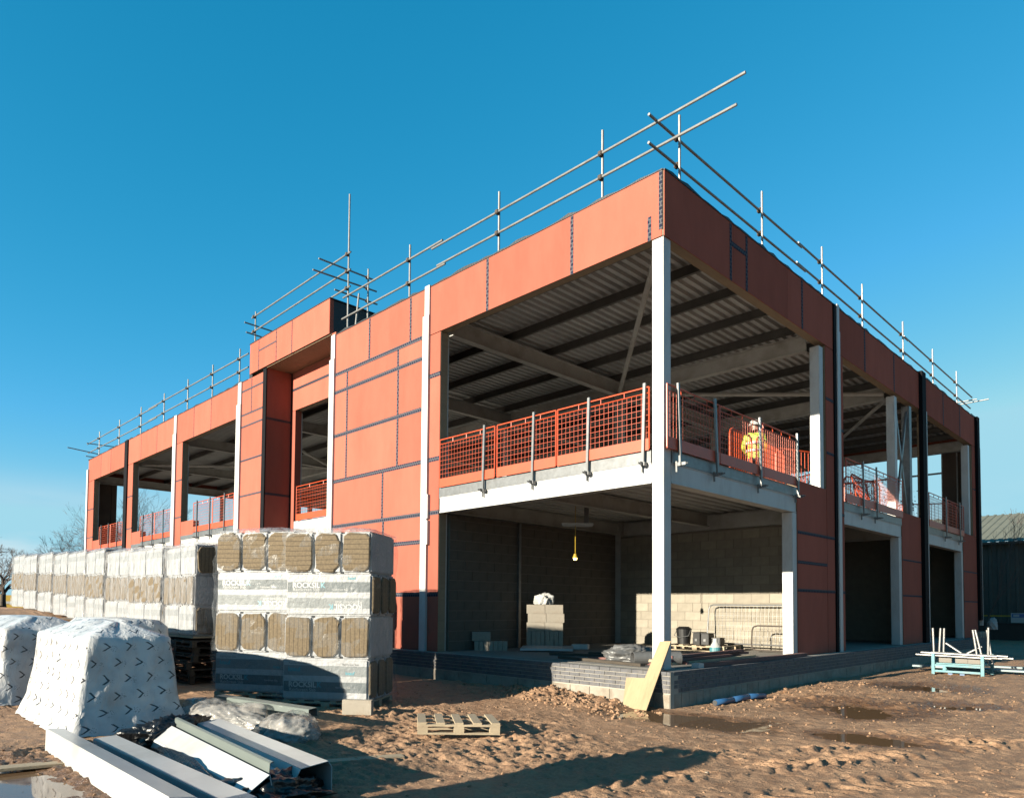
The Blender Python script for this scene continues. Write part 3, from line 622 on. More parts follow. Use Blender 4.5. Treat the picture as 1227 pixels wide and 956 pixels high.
for i in range(15):
    y = .75 + i * 1.46
    for xa_, xb_ in (((LX + .2, -14.9), (-10.5, -.22)) if i == 0 else ((LX + .2, -.22),)):
        b = MB(); b.box(xa_, xb_, y - .002, y + .002, 8.215, 8.445); b.box(xa_, xb_, y, y + .065, 8.441, 8.445); b.box(xa_, xb_, y - .065, y, 8.215, 8.219)
        b.build('purlin', PURLIN, B)
def brace(p0, p1, r=.06, mtl=STEEL): return MB().tube(p0, p1, r, n=10).build('brace', mtl, B)
brace((-.3, .3, 7.9), (-5.7, 6.5, 7.86)); brace((-.3, 12.0, 7.88), (-5.7, 6.9, 7.88)); brace((-10.7, 6.9, 7.86), (-16.4, 12.2, 7.86)); brace((-16.8, .4, 7.86), (-21.8, 6.5, 7.86)); brace((-22.1, 6.5, 7.86), (-27.8, .4, 7.86)); brace((-.3, 12.5, 7.88), (-5.7, 20.5, 7.88))
# rear and end of the upper floor: a boarded bay, a low edge, otherwise open
MB().box(-1.1, -.22, WY - .2, WY - .02, 4.27, SOF - .01).build('rear_wall', mat('rear_board', (0.16, 0.10, 0.07, 1), .8, .2, 2), B)
MB().box(-1.14, -1.1, WY - .24, WY - .02, 4.27, SOF - .01).build('window_post', GALV, B); MB().box(-5.7, -1.14, WY - .2, WY - .1, 7.0, 7.06).build('window_rail', GALV, B)
MB().box(-.62, -.58, WY - .26, WY - .2, 4.27, SOF - .01).build('window_post', GALV, B)
MB().box(LX, -.2, WY - .2, WY, FL, FF).build('rear_wall', BLOCK, B); MB().box(LX, LX + .2, .2, WY - .2, FL, FF).build('end_wall', BLOCK, B)
MB().box(LX, LX + .24, 1.05, 1.3, FF, SOF).build('end_wall', MATS['rear_board'], B)
MB().box(LX, LX + .2, .0, 1.05, FF, SOF).build('end_wall', MATS['rear_board'], B)
# block walls of the corner room: every block a piece
def block_wall(axis, c0, u0, u1, z0, z1, flip):
    # wall surface at c0; blocks stand 8 mm proud of the mortar
    bw, bh, j = .47, .232, .012
    if axis == 'y': core = MB().box(u0, u1, c0 + .008, c0 + .1, z0, z1).build('block_wall', MORTAR, B)
    else: core = MB().box(c0 - .1, c0 - .008, u0, u1, z0, z1).build('block_wall', MORTAR, B)
    cache = {}
    n = int((z1 - z0) / bh)
    for r in range(n + 1):
        za = z0 + r * bh; zb = min(za + bh - j, z1 - .002)
        if zb - za < .05: continue
        u = u0 - (bw / 2 if r % 2 else 0)
        while u < u1:
            a, b_ = max(u, u0) + j / 2, min(u + bw, u1) - j / 2
            if b_ - a > .06:
                key = (round(b_ - a, 3), round(zb - za, 3))
                if key not in cache:
                    L_, h_ = key; mbk = MB()
                    if axis == 'y': mbk.box(0, L_, 0, .02, 0, h_)
                    else: mbk.box(-.02, 0, 0, L_, 0, h_)
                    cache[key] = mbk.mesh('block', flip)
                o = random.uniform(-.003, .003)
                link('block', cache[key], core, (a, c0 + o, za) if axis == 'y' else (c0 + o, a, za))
            u += bw
    return core
block_wall('y', 6.6, -5.72, -.25, FL, 3.62, BLOCK)
block_wall('x', -5.9, .3, 6.58, FL, 3.69, mat('block_shade_tone', (0.20, 0.165, 0.13, 1), 0.9, 0.15, 5, 0.35, 90))  # same blocks as the back wall; its shade is painted into the colour
MB().box(-5.89, -5.83, 2.5, 2.58, FL, 3.69).build('wind_post', GALV, B)
MB().box(-5.8, -.25, 6.75, 6.9, FL, FF - .2).build('partition_wall', BLOCK, B)
MB().box(-5.95, -5.8, 6.95, 20.9, FL, FF - .2).build('partition_wall', BLOCK, B)
MB().box(-5.8, -.25, 14.6, 14.75, FL, FF - .2).build('partition_wall', BLOCK, B)
# plinth: blue brick leaf on blockwork
def plinth(face, u0, u1):
    lo, hi = min(u0, u1), max(u0, u1)
    core = pbox(MB(), face, lo, hi, -.25, FL - .003, .06, .297).build('plinth', BMORT, B)
    b = MB(); ch = .069
    for r in range(5):
        z1 = FL - r * ch; z0 = z1 - ch + .010
        u = lo - (.11 if r % 2 else 0)
        while u < hi:
            a, c = max(u, lo) + .005, min(u + .225, hi) - .005
            if c - a > .02:
                e = random.uniform(-.002, .003); pbox(b, face, a, c, z0, z1, .2, .308 + e)
            u += .225
    o = b.build('plinth_bricks', BRICKM, core); o['kind'] = 'stuff'
    u = lo; cache = None
    while u < hi:
        c = min(u + .225 if face == 'B' else u + .44, hi)
        pbox(MB(), face, u + .006, c - .006, -.2, FL - 5 * ch - .012, .2, .311 + random.uniform(-.003, .004)).build('plinth_block', BLOCKW, core)
        u = c + .0
plinth('A', .308, -11.0); plinth('B', -.19, 19.0)
MB().box(LX, -11.0, -.25, -.06, -.2, FL - .003).build('plinth', BRICKM, B); MB().box(.06, .29, 19.0, WY + .2, -.2, FL - .003).build('plinth', BRICKM, B)

# ------------------------------------------------------------------ roof-edge scaffold guardrails
def guardrail(label, posts, rails, extra=()):
    """posts: (x,y,z0,z1); rails: ((p0),(p1)); every tube and every coupler a part"""
    x0, y0, z0, _ = posts[0]
    t = thing('scaffold_guardrail', label, 'scaffolding', (x0, y0, z0), group='scaffold guardrails on the roof edge')
    o = Vector((x0, y0, z0)); r = .0242
    for x, y, a, b in posts: MB().tube(Vector((x, y, a)) - o, Vector((x, y, b)) - o, r, n=10).build('post', TUBE, t, smooth=False)
    for p0, p1 in rails: MB().tube(Vector(p0) - o, Vector(p1) - o, r, n=10).build('rail', TUBE, t)
    for x, y, a, b in posts:
        for p0, p1 in rails:
            p0, p1 = Vector(p0), Vector(p1); d = (p1 - p0); k = ((Vector((x, y, 0)) - Vector((p0.x, p0.y, 0))).dot(Vector((d.x, d.y, 0)))) / max(1e-6, (d.x ** 2 + d.y ** 2))
            q = p0 + d * k
            if 0 <= k <= 1 and (Vector((q.x, q.y)) - Vector((x, y))).length < .12 and a <= q.z <= b:
                MB().box(q.x - o.x - .045, q.x - o.x + .045, q.y - o.y - .045, q.y - o.y + .045, q.z - o.z - .045, q.z - o.z + .045).build('coupler', BARK, t, bevel=.012)
    return t
ya = .13
guardrail('scaffold guardrail along the lit front roof edge, its two rails overshooting the corner', [(x, ya, 9.03, 10.45) for x in (-1.4, -4.17, -7.33)],
          [((1.45, ya - .055, 9.97), (-6.4, ya - .055, 9.99)), ((-6.0, ya - .055, 10.06), (-10.3, ya - .055, 10.03)), ((1.3, ya - .055, 9.53), (-6.2, ya - .055, 9.52)), ((-5.9, ya - .055, 9.47), (-10.35, ya - .055, 9.45))])
xb = -.13
guardrail('scaffold guardrail along the shaded right-hand roof edge', [(xb, y, 9.03, 10.4) for y in (.72, 3.95, 7.15, 9.9, 13.4, 16.6, 19.7)],
          [((xb - .055, -.16, 10.0), (xb - .055, 6.1, 10.02)), ((xb - .055, 5.9, 10.06), (xb - .055, 14.1, 10.02)), ((xb - .055, 13.7, 10.05), (xb - .055, 22.3, 10.0)), ((xb - .055, -.17, 9.5), (xb - .055, 6.3, 9.52)), ((xb - .055, 5.8, 9.56), (xb - .055, 13.9, 9.52)), ((xb - .055, 13.6, 9.55), (xb - .055, 22.0, 9.5)), ((-.5, 21.9, 9.7), (.45, 21.9, 9.72)), ((-1.5, 21.2, 9.6), (.2, 21.2, 9.62))])
guardrail('scaffold guardrail round the raised portal box, with one tall pole', [(-10.14, ya, 9.03, 12.9), (-15.85, ya, 9.0, 11.3), (-10.55, 1.03, 9.0, 11.26)],
          [((-9.95, ya - .055, 11.2), (-16.0, ya - .055, 11.12)), ((-9.95, ya - .055, 10.72), (-16.0, ya - .055, 10.62)), ((-9.95, ya - .055, 10.25), (-16.0, ya - .055, 10.16)),
           ((-10.6, -.52, 11.03), (-10.6, 1.28, 11.03)), ((-10.6, -.69, 10.66), (-10.6, 1.35, 10.72)), ((-10.6, -.02, 10.33), (-10.6, 1.38, 10.35)), ((-15.72, -.3, 10.79), (-15.72, .7, 10.76)), ((-15.72, -.24, 10.48), (-15.72, .34, 10.46)),
           ((-9.6, ya, 9.95), (-9.75, ya, 9.05))])
guardrail('scaffold guardrail along the far left roof edge', [(x, ya, 9.0, 10.35) for x in (-17.0, -19.3, -21.7, -24.3, -27.2, -30.3, -33.6)],
          [((-16.2, ya - .055, 9.98), (-26.0, ya - .055, 10.02)), ((-25.0, ya - .055, 9.97), (-35.6, ya - .055, 10.0)), ((-16.2, ya - .055, 9.52), (-26.0, ya - .055, 9.5)), ((-25.0, ya - .055, 9.46), (-35.4, ya - .055, 9.5)),
           ((-34.6, -1.05, 9.5), (-34.6, .5, 9.36)), ((-34.6, -.2, 9.86), (-34.6, 1.1, 9.88)), ((-34.7, -.2, 9.2), (-34.7, 1.0, 9.2))])

# ------------------------------------------------------------------ red mesh edge barriers on the first floor
BZ = FF
def barrier_meshes(L_, name='m'):
    fr = MB(); r = .015; h0, h1 = .2, 1.08
    fr.tube((0, 0, h1), (L_, 0, h1), r, n=6).tube((0, 0, .02), (0, 0, h1), r, n=6).tube((L_, 0, .02), (L_, 0, h1), r, n=6).tube((0, 0, h1 - .1), (L_, 0, h1 - .1), .009, n=5)
    for k in (1, 2, 3): fr.tube((L_ * k / 4, 0, h1 - .1), (L_ * k / 4, 0, h1), .009, n=5)
    ms = MB(); x = .1
    while x < L_ - .02: ms.tube((x, .004, h0), (x, .004, h1 - .1), .0045, n=4, cap=False); x += .1
    z = h0 + .1
    while z < h1 - .11: ms.tube((0, -.004, z), (L_, -.004, z), .0045, n=4, cap=False); z += .1
    tb = MB().box(0, L_, -.012, .012, 0.0, .2)
    return fr.mesh('frame', REDBAR), ms.mesh('mesh', REDBAR), tb.mesh('toe_board', REDBAR)
_bc = {}
def barrier(label, p, ang, L_, tilt=0.0, group='red edge barriers on the first floor'):
    k = round(L_, 2)
    if k not in _bc: _bc[k] = barrier_meshes(k)
    t = thing('edge_barrier', label, 'barrier', p, ang, group)
    t.rotation_euler = (tilt, 0, ang)
    for nm, me in zip(('frame', 'wire_mesh', 'toe_board'), _bc[k]): link(nm, me, t)
    return t
def bpost(label, p, ang, lean=0.0, group='clamped barrier posts'):
    t = thing('barrier_post', label, 'post', p, ang, group); t.rotation_euler = (0, lean, ang)
    MB().bar((0, -.03, -.2), (0, -.03, 1.15), .05, .035, (0, 1, 0)).build('upright', GALV, t)
    b = MB(); b.box(-.05, .05, -.06, .02, -.26, -.2); b.box(-.02, .02, -.14, -.06, -.25, -.2); b.tube((0, -.18, -.225), (0, -.02, -.225), .014, n=6); b.box(-.06, -.035, .0, .03, -.36, -.18); b.build('clamp', GALV, t)
    return t
barrier('red mesh barrier on the front first-floor edge, left of the corner column, nearer the pier', (-5.86, -.045, BZ), 0, 1.80)
barrier('red mesh barrier in the middle of the front first-floor edge above the white beam', (-3.98, -.05, BZ), 0, 1.62)
barrier('red mesh barrier on the front first-floor edge right next to the corner column', (-2.32, -.045, BZ), 0, 2.06)
for x, nm in ((-4.38, 'leftmost'), (-2.95, 'second from left'), (-1.57, 'third from left'), (-.36, 'rightmost, beside the corner column')):
    bpost('grey barrier post clamped to the front white beam, ' + nm, (x, -.045, BZ), 0, R(1.5))
barrier('red mesh barrier on the shaded side, first from the corner column', (.05, .02, BZ), R(90), 1.75)
barrier('red mesh barrier on the shaded side, second from the corner column', (.05, 1.8, BZ), R(90), 1.75)
barrier('red mesh barrier on the shaded side in front of the worker', (.05, 3.57, BZ), R(90), 1.66)
for y, nm in ((.36, 'nearest the corner column'), (1.62, 'second from the corner'), (3.37, 'third from the corner, beside the worker'), (5.13, 'at the end of the first bay')):
    bpost('grey barrier post on the shaded side beam, ' + nm, (.06, y, BZ), R(90), R(random.uniform(-4, -1)))
barrier('red mesh barrier in the middle bay of the shaded side, nearer half', (.05, 8.06, BZ), R(90), 2.2)
barrier('red mesh barrier in the middle bay of the shaded side, far half', (.05, 10.3, BZ), R(90), 2.2)
for y, nm in ((9.18, 'left'), (10.2, 'right')): bpost('grey barrier post in the middle bay of the shaded side, ' + nm, (.06, y, BZ), R(90), R(-2))
barrier('red mesh barrier in the far bay of the shaded side, nearer half', (.05, 15.2, BZ), R(90), 2.2)
barrier('red mesh barrier in the far bay of the shaded side, farther half', (.05, 17.42, BZ), R(90), 2.15)
for y, nm in ((17.1, 'left'), (18.9, 'right')): bpost('grey barrier post in the far bay of the shaded side, ' + nm, (.06, y, BZ), R(90), R(-2))
for x0, x1, nm in ((-16.8, -20.35, 'first bay left of the portal'), (-22.7, -26.35, 'second bay left of the portal'), (-28.8, -32.45, 'far left bay')):
    L_ = (x0 - x1) / 2 - .03
    barrier('red mesh barrier in the %s, left half' % nm, (x1, -.045, BZ), 0, L_); barrier('red mesh barrier in the %s, right half' % nm, (x1 + L_ + .04, -.045, BZ), 0, L_)
    for k, f in enumerate((.12, .45, .8)): bpost('grey barrier post in the %s, %s' % (nm, ('left', 'middle', 'right')[k]), (x1 + (x0 - x1) * f, -.05, BZ), 0, R(random.uniform(-2, 3)))
barrier('red mesh barrier inside the tall portal opening', (-14.1, PD - .06, BZ), 0, 3.3); bpost('grey barrier post in the portal opening', (-11.9, PD - .08, BZ), 0, R(3))
# orange pedestrian barriers standing on the first floor
def crowd_barrier(label, p, ang, L_=1.9, tilt=0):
    t = thing('pedestrian_barrier', label, 'barrier', p, ang, 'orange pedestrian barriers'); t.rotation_euler = (tilt, 0, ang)
    c = .14; pts = [(0, 0, .02), (0, 0, 1.1 - c), (c * .3, 0, 1.1 - c * .3), (c, 0, 1.1), (L_ - c, 0, 1.1), (L_ - c * .3, 0, 1.1 - c * .3), (L_, 0, 1.1 - c), (L_, 0, .02)]
    MB().path(pts, .02, 8).tube((0, 0, .15), (L_, 0, .15), .018).build('frame', REDBAR, t)
    b = MB(); n = int(L_ / .11)
    for i in range(1, n): b.tube((L_ * i / n, 0, .15), (L_ * i / n, 0, 1.09), .008, n=5, cap=False)
    b.build('bars', REDBAR, t)
    f = MB()
    for x in (.3, L_ - .3): f.bar((x, -.25, .012), (x, .25, .012), .05, .02)
    f.build('feet', REDBAR, t)
crowd_barrier('orange barred barrier with rounded corners standing right of the worker', (-.55, 4.5, FF), R(97), 1.9)
crowd_barrier('orange barred barrier with rounded corners standing behind the far end of the first bay', (-.75, 5.9, FF), R(70), 1.5)
crowd_barrier('orange barred barrier standing in the middle bay of the shaded side', (-.6, 9.2, FF), R(150), 1.9)
crowd_barrier('orange barred barrier standing deeper in the middle bay of the shaded side', (-.9, 10.6, FF), R(80), 1.6)

crowd_barrier('orange barred barrier leaning in the middle bay near the white column', (-.35, 10.2, FF), R(95), 1.5, R(-12))
crowd_barrier('orange barred barrier standing crosswise at the back of the middle bay', (-2.2, 11.4, FF), R(25), 1.9)
crowd_barrier('orange barred barrier standing crosswise in the far bay', (-1.6, 17.6, FF), R(30), 1.9)
crowd_barrier('orange barred barrier standing behind the second side barrier of the first bay', (-.6, 3.4, FF), R(93), 1.1)
# ------------------------------------------------------------------ worker on the first floor
def person():
    P0 = Vector((-1.15, 5.65, FF))
    t = thing('person', 'worker in yellow hi-vis jacket and white helmet standing behind the red barrier', 'person', P0, R(195))
    J = dict(pel=(0, 0, .93), wai=(0, 0, 1.06), che=(0, .01, 1.3), nck=(0, .0, 1.46), hd0=(0, -.01, 1.53), hd1=(0, -.02, 1.62), hd2=(0, -.015, 1.70),
             shl=(-.19, 0, 1.40), ell=(-.25, .04, 1.12), wrl=(-.2, -.16, .98), hal=(-.17, -.24, .96), shr=(.19, 0, 1.40), elr=(.26, .03, 1.12), wrr=(.2, -.17, 1.0), har=(.17, -.25, .99),
             hil=(-.1, 0, .9), knl=(-.11, -.02, .5), anl=(-.12, .03, .09), tol=(-.12, -.13, .035), hir=(.1, 0, .9), knr=(.12, -.03, .5), anr=(.13, .03, .09), tor=(.14, -.13, .035))
    Rr = dict(pel=.155, wai=.15, che=.165, nck=.06, hd0=.07, hd1=.095, hd2=.08, shl=.085, ell=.055, wrl=.038, hal=.035, shr=.085, elr=.055, wrr=.038, har=.035, hil=.1, knl=.068, anl=.05, tol=.042, hir=.1, knr=.068, anr=.05, tor=.042)
    E_ = [('pel', 'wai'), ('wai', 'che'), ('che', 'nck'), ('nck', 'hd0'), ('hd0', 'hd1'), ('hd1', 'hd2'), ('che', 'shl'), ('shl', 'ell'), ('ell', 'wrl'), ('wrl', 'hal'), ('che', 'shr'), ('shr', 'elr'), ('elr', 'wrr'), ('wrr', 'har'), ('pel', 'hil'), ('hil', 'knl'), ('knl', 'anl'), ('anl', 'tol'), ('pel', 'hir'), ('hir', 'knr'), ('knr', 'anr'), ('anr', 'tor')]
    names = list(J); me = bpy.data.meshes.new('body'); me.from_pydata([J[n] for n in names], [(names.index(a), names.index(b)) for a, b in E_], [])
    o = bpy.data.objects.new('body', me); col.objects.link(o)
    sk = o.modifiers.new('skin', 'SKIN')
    for i, n in enumerate(names):
        d = me.skin_vertices[0].data[i]; d.radius = (Rr[n], Rr[n] * (.72 if n in ('che', 'wai', 'pel') else 1)); d.use_root = (n == 'pel')
    o.modifiers.new('sub', 'SUBSURF').levels = 2
    dg = bpy.context.evaluated_depsgraph_get(); m2 = bpy.data.meshes.new_from_object(o.evaluated_get(dg)); m2.name = 'body'
    bpy.data.objects.remove(o)
    m2.materials.clear(); m2.materials.append(NAVY); m2.materials.append(HIVIS); m2.materials.append(SKIN); m2.materials.append(RUBBER)
    for p in m2.polygons:
        c = p.center; p.use_smooth = True
        p.material_index = 2 if (c.z > 1.47 or (c.y < -.18 and .9 < c.z < 1.1)) else 1 if c.z > .88 or abs(c.x) > .2 and c.z > .85 else 3 if c.z < .1 else 0
    link('body', m2, t)
    # helmet with a brim
    bm = bmesh.new(); bmesh.ops.create_uvsphere(bm, u_segments=18, v_segments=10, radius=.128)
    bmesh.ops.delete(bm, geom=[v for v in bm.verts if v.co.z < -.01], context='VERTS'); 
    for v in bm.verts: v.co = Vector((v.co.x, v.co.y * 1.15, v.co.z * 1.05))
    mh = bpy.data.meshes.new('helmet'); bm.to_mesh(mh); bm.free(); mh.materials.append(HAT); mh.polygons.foreach_set('use_smooth', [True] * len(mh.polygons))
    h = link('helmet', mh, t, (0, -.02, 1.665))
    MB().prism([(.15 * math.cos(a), -.03 + (.17 + (.05 if math.sin(a) < 0 else 0)) * math.sin(a)) for a in [2 * math.pi * i / 20 for i in range(20)]], -.012, .0).build('brim', HAT, h)
    for z in (1.02, 1.2): MB().tube((0, 0, z), (0, 0, z + .05), .205, n=16).build('reflective_band', mat('reflective', (.8, .8, .8, 1), .25), t).scale = (1, .76, 1)
    # nose
    MB().tube((0, -.095, 1.60), (0, -.135, 1.585), .018, .012, n=6).build('nose', SKIN, t)
person()

# ------------------------------------------------------------------ insulation stacks
def text_mesh(s, size, mtl, bold=0.0):
    cu = bpy.data.curves.new('txt', 'FONT'); cu.body = s; cu.size = size; cu.offset = bold; cu.resolution_u = 3
    o = bpy.data.objects.new('txt', cu); col.objects.link(o); dg = bpy.context.evaluated_depsgraph_get(); dg.update()
    me = bpy.data.meshes.new_from_object(o.evaluated_get(dg)); bpy.data.objects.remove(o); me.name = 'lettering'; me.materials.clear(); me.materials.append(mtl)
    w = max(v.co.x for v in me.vertices) if len(me.vertices) else 0
    return me, w
TX = {}
for k, s, sz, mt, bd in (('rock', 'ROCKSIL', .115, INKW, .0035), ('k', 'K', .115, CYAN, .0035), ('slab', 'RainScreen Slab', .07, INKW, .0), ('knauf', 'knauf', .095, CYAN, .004), ('ins', 'INSULATION', .085, INKG, .0), ('slabg', 'RainScreen Slab', .06, INKG, .0)):
    TX[k] = text_mesh(s, sz, mt, bd)
def lett(parent, k, x, y, z, flip=False, sc_=1.0):
    o = link('lettering', TX[k][0], parent, (x, y, z), (R(90), R(180) if flip else 0, 0)); o.scale = (sc_,) * 3; return o
def rounded_slab(w, h, r=None, n=5, jag=0.0):
    r = r or min(w, h) * .3; pts = []
    for cx, cz, a0 in ((w / 2 - r, h / 2 - r, 0), (-w / 2 + r, h / 2 - r, 90), (-w / 2 + r, -h / 2 + r, 180), (w / 2 - r, -h / 2 + r, 270)):
        for i in range(n + 1):
            a = R(a0 + 90 * i / n); j = 1 + random.uniform(-jag, jag); pts.append((cx + r * math.cos(a) * j, cz + r * math.sin(a) * j))
    return pts
def wool_plate(w, h, axis='y', horiz=False):
    """rounded end of a pack of slabs, 12 mm proud, a little uneven"""
    pts = rounded_slab(w, h, min(w, h) * random.uniform(.18, .36), jag=.12); b = MB(); n = len(pts); dz = .03
    for d, s in ((0, 1.0), (-.018, .985), (-.03, .93)):
        for x, z in pts: b.v.append((x * s, d, z * s) if axis == 'y' else (-d, x * s, z * s))
    for lvl in range(2):
        for i in range(n): j = (i + 1) % n; f = (lvl * n + i, lvl * n + j, (lvl + 1) * n + j, (lvl + 1) * n + i); b.f.append(f)
    b.f.append(tuple(2 * n + i for i in range(n)))
    me = b.mesh('wool_face', WOOL); uv = me.uv_layers.new(name='UVMap'); off = random.uniform(0, 5); sg = 1.0
    for L_ in me.loops:
        c = me.vertices[L_.vertex_index].co; u, v = (c.x, c.z) if axis == 'y' else (c.y, c.z)
        uv.data[L_.index].uv = ((v + off, u) if horiz else (u + off, v))
    return me
def pillow_box(x0, x1, y0, y1, z0, z1, puff=.012):
    bm = bmesh.new(); bmesh.ops.create_cube(bm, size=1)
    for v in bm.verts: v.co = Vector(((x0 + x1) / 2 + v.co.x * (x1 - x0), (y0 + y1) / 2 + v.co.y * (y1 - y0), (z0 + z1) / 2 + v.co.z * (z1 - z0)))
    bmesh.ops.bevel(bm, geom=bm.edges[:], offset=.028, segments=2, affect='EDGES')
    me = bpy.data.meshes.new('pack'); bm.to_mesh(me); bm.free(); me.materials.append(FILMW); return me
def pallet_parts(t, w, d, mtl=None, h=.13):
    mtl = mtl or WOOD
    n = 5
    for i in range(n): x = -w / 2 + .05 + (w - .1) * i / (n - 1); MB().box(x - .05, x + .05, -d / 2, d / 2, h - .022, h).build('deck_board', mtl, t)
    for y in (-d / 2 + .05, 0, d / 2 - .05):
        MB().box(-w / 2, w / 2, y - .05, y + .05, h - .046, h - .0225).build('stringer_board', mtl, t)
        MB().box(-w / 2, w / 2, y - .05, y + .05, 0, .02).build('base_board', mtl, t)
        for x in (-w / 2 + .06, 0, w / 2 - .06): MB().box(x - .06, x + .06, y - .049, y + .049, .0202, h - .0462).build('spacer_block', mtl, t)
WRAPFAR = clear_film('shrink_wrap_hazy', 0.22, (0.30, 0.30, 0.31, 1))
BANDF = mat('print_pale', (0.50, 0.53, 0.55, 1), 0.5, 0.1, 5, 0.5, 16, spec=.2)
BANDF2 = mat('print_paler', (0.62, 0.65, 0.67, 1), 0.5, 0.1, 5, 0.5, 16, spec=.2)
def insulation_stack(label, loc, ang, w, d, layers, lh, nend=3, print_n=1, rich=True, pallet=True, cap=True):
    t = thing('insulation_stack', label, 'insulation stack', loc, ang, 'shrink-wrapped insulation stacks')
    z = 0.0
    if pallet:
        pt = MB()
        for i in range(6): x = -w / 2 + .06 + (w - .12) * i / 5; pt.box(x - .05, x + .05, -d / 2, d / 2, .1, .122)
        for y in (-d / 2 + .05, 0, d / 2 - .05): pt.box(-w / 2, w / 2, y - .05, y + .05, .0, .022).box(-w / 2, w / 2, y - .05, y + .05, .078, .0998); 
        for y in (-d / 2 + .05, 0, d / 2 - .05):
            for x in (-w / 2 + .07, 0, w / 2 - .07): pt.box(x - .065, x + .065, y - .049, y + .049, .0222, .0778)
        pt.build('pallet', WOOD, t); z = .125
    for li, kind in enumerate(layers):
        jx, jy = random.uniform(-.03, .03), random.uniform(-.015, .015)
        if kind == 'E':            # pack ends to the front
            pw = w / nend
            for i in range(nend):
                xa = -w / 2 + pw * i + jx; xb = xa + pw
                p = link('pack', pillow_box(xa + .004, xb - .004, -d / 2 + jy, d / 2 + jy, z, z + lh - .006), t)
                if rich or i % 1 == 0: link('wool_face', wool_plate(pw * random.uniform(.86, .93), lh * random.uniform(.9, .96), horiz=(rich and li == len(layers) - 1 and random.random() < .75)), p, ((xa + xb) / 2, -d / 2 + jy + .002, z + lh / 2))
        else:                      # pack sides to the front, printed
            pw = w / print_n; nd = 3 if rich else 2
            for i in range(print_n):
                for k in range(nd):
                    xa = -w / 2 + pw * i + jx; ya_ = -d / 2 + d / nd * k + jy
                    p = link('pack', pillow_box(xa + .003, xa + pw - .003, ya_ + .003, ya_ + d / nd - .003, z, z + lh - .006), t)
                    if i == print_n - 1: link('wool_face', wool_plate(d / nd * .84, lh * .88, axis='x'), p, (xa + pw - .004, ya_ + d / nd / 2, z + lh / 2))
                    if k: continue
                    yf = ya_ + .003 - .003; a, b = xa + .03, xa + pw - .03
                    up_ = kind == 'P'
                    def band(z0, z1, m_): 
                        if up_: MB().box(a, b, yf, yf + .004, z + z0 * lh, z + z1 * lh).build('printed_band', m_, p)
                        else: MB().box(a, b, yf, yf + .004, z + (1 - z1) * lh, z + (1 - z0) * lh).build('printed_band', m_, p)
                    if rich: band(.56, .80, BANDD); band(.18, .42, BANDL)
                    else:
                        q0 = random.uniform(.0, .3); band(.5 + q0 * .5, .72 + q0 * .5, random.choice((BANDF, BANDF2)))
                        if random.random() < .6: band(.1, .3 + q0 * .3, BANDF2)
                    if rich:
                        yl = yf - .002
                        def L2(k_, x, zz, fl=False, s_=1.0):
                            if not up_: fl = not fl; zz = 1 - zz - (.0 if fl else .0)
                            lett(p, k_, x, yl, z + zz * lh, fl, s_)
                        if up_:
                            L2('rock', a + .08, .665); L2('k', a + .08 + TX['rock'][1] + .01, .665); L2('slab', a + .09, .585); L2('slab', b - .62, .60, s_=.6)
                            L2('rock', b - .12, .27, True); L2('k', b - .13 - TX['rock'][1], .27, True); L2('slab', b - .12, .35, True); L2('knauf', b - .36, .86, s_=.6)
                            L2('slabg', a + .3, .33, True, .6)
                        else:
                            lett(p, 'knauf', a + .07, yl, z + .68 * lh); lett(p, 'ins', a + .07 + TX['knauf'][1] + .02, yl, z + .68 * lh); lett(p, 'slabg', a + .08, yl, z + .85 * lh, sc_=.8); lett(p, 'knauf', b - .34, yl, z + .62 * lh, sc_=.7); lett(p, 'slabg', b - .4, yl, z + .84 * lh, sc_=.7)
                            lett(p, 'rock', a + .08, yl, z + .31 * lh); lett(p, 'k', a + .09 + TX['rock'][1], yl, z + .31 * lh); lett(p, 'slab', a + .09, yl, z + .21 * lh); lett(p, 'slab', b - .5, yl, z + .3 * lh, sc_=.55)
        z += lh
    # shrink wrap
    bm = bmesh.new(); nx_, ny_, nz_ = 14, 12, 22
    def wob(x, y, zz): return .014 * math.sin(9 * zz + 5 * x + 3 * y) + .012 * math.sin(23 * zz - 11 * x + 7 * y) + random.uniform(-.006, .006)
    hw, hd = w / 2 + .035, d / 2 + .035; ring = []
    per = [(-hw + 2 * hw * i / nx_, -hd) for i in range(nx_)] + [(hw, -hd + 2 * hd * i / ny_) for i in range(ny_)] + [(hw - 2 * hw * i / nx_, hd) for i in range(nx_)] + [(-hw, hd - 2 * hd * i / ny_) for i in range(ny_)]
    b = MB(); zt = z + .02
    for k in range(nz_ + 1):
        zz = .06 + (zt - .06) * k / nz_; fl = .05 * max(0, 1 - k / 2.0)
        for x, y in per: s = 1 + (wob(x, y, zz) + fl) / hw; b.v.append((x * s, y * s, zz))
    n = len(per)
    for k in range(nz_):
        for i in range(n): j = (i + 1) % n; b.f.append((k * n + i, k * n + j, (k + 1) * n + j, (k + 1) * n + i))
    b.build('shrink_wrap', WRAP if rich else WRAPFAR, t, smooth=True)
    if cap:
        c = MB(); m_ = 12
        for i in range(m_ + 1):
            for j in range(m_ + 1):
                u, v = -1 + 2 * i / m_, -1 + 2 * j / m_; e = (1 - u ** 4) * (1 - v ** 4); c.v.append((u * hw, v * hd, zt - .03 + .10 * e ** .5 + random.uniform(-.012, .012)))
        for i in range(m_):
            for j in range(m_): a = i * (m_ + 1) + j; c.f.append((a, a + m_ + 1, a + m_ + 2, a + 1))
        c.build('wrap_top', WRAPCAP, t, smooth=True)
    return t
A27 = R(34)
def corner_to_centre(px, py, ang, w, d): return (px + math.cos(ang) * w / 2 - math.sin(ang) * d / 2, py + math.sin(ang) * w / 2 + math.cos(ang) * d / 2, 0)
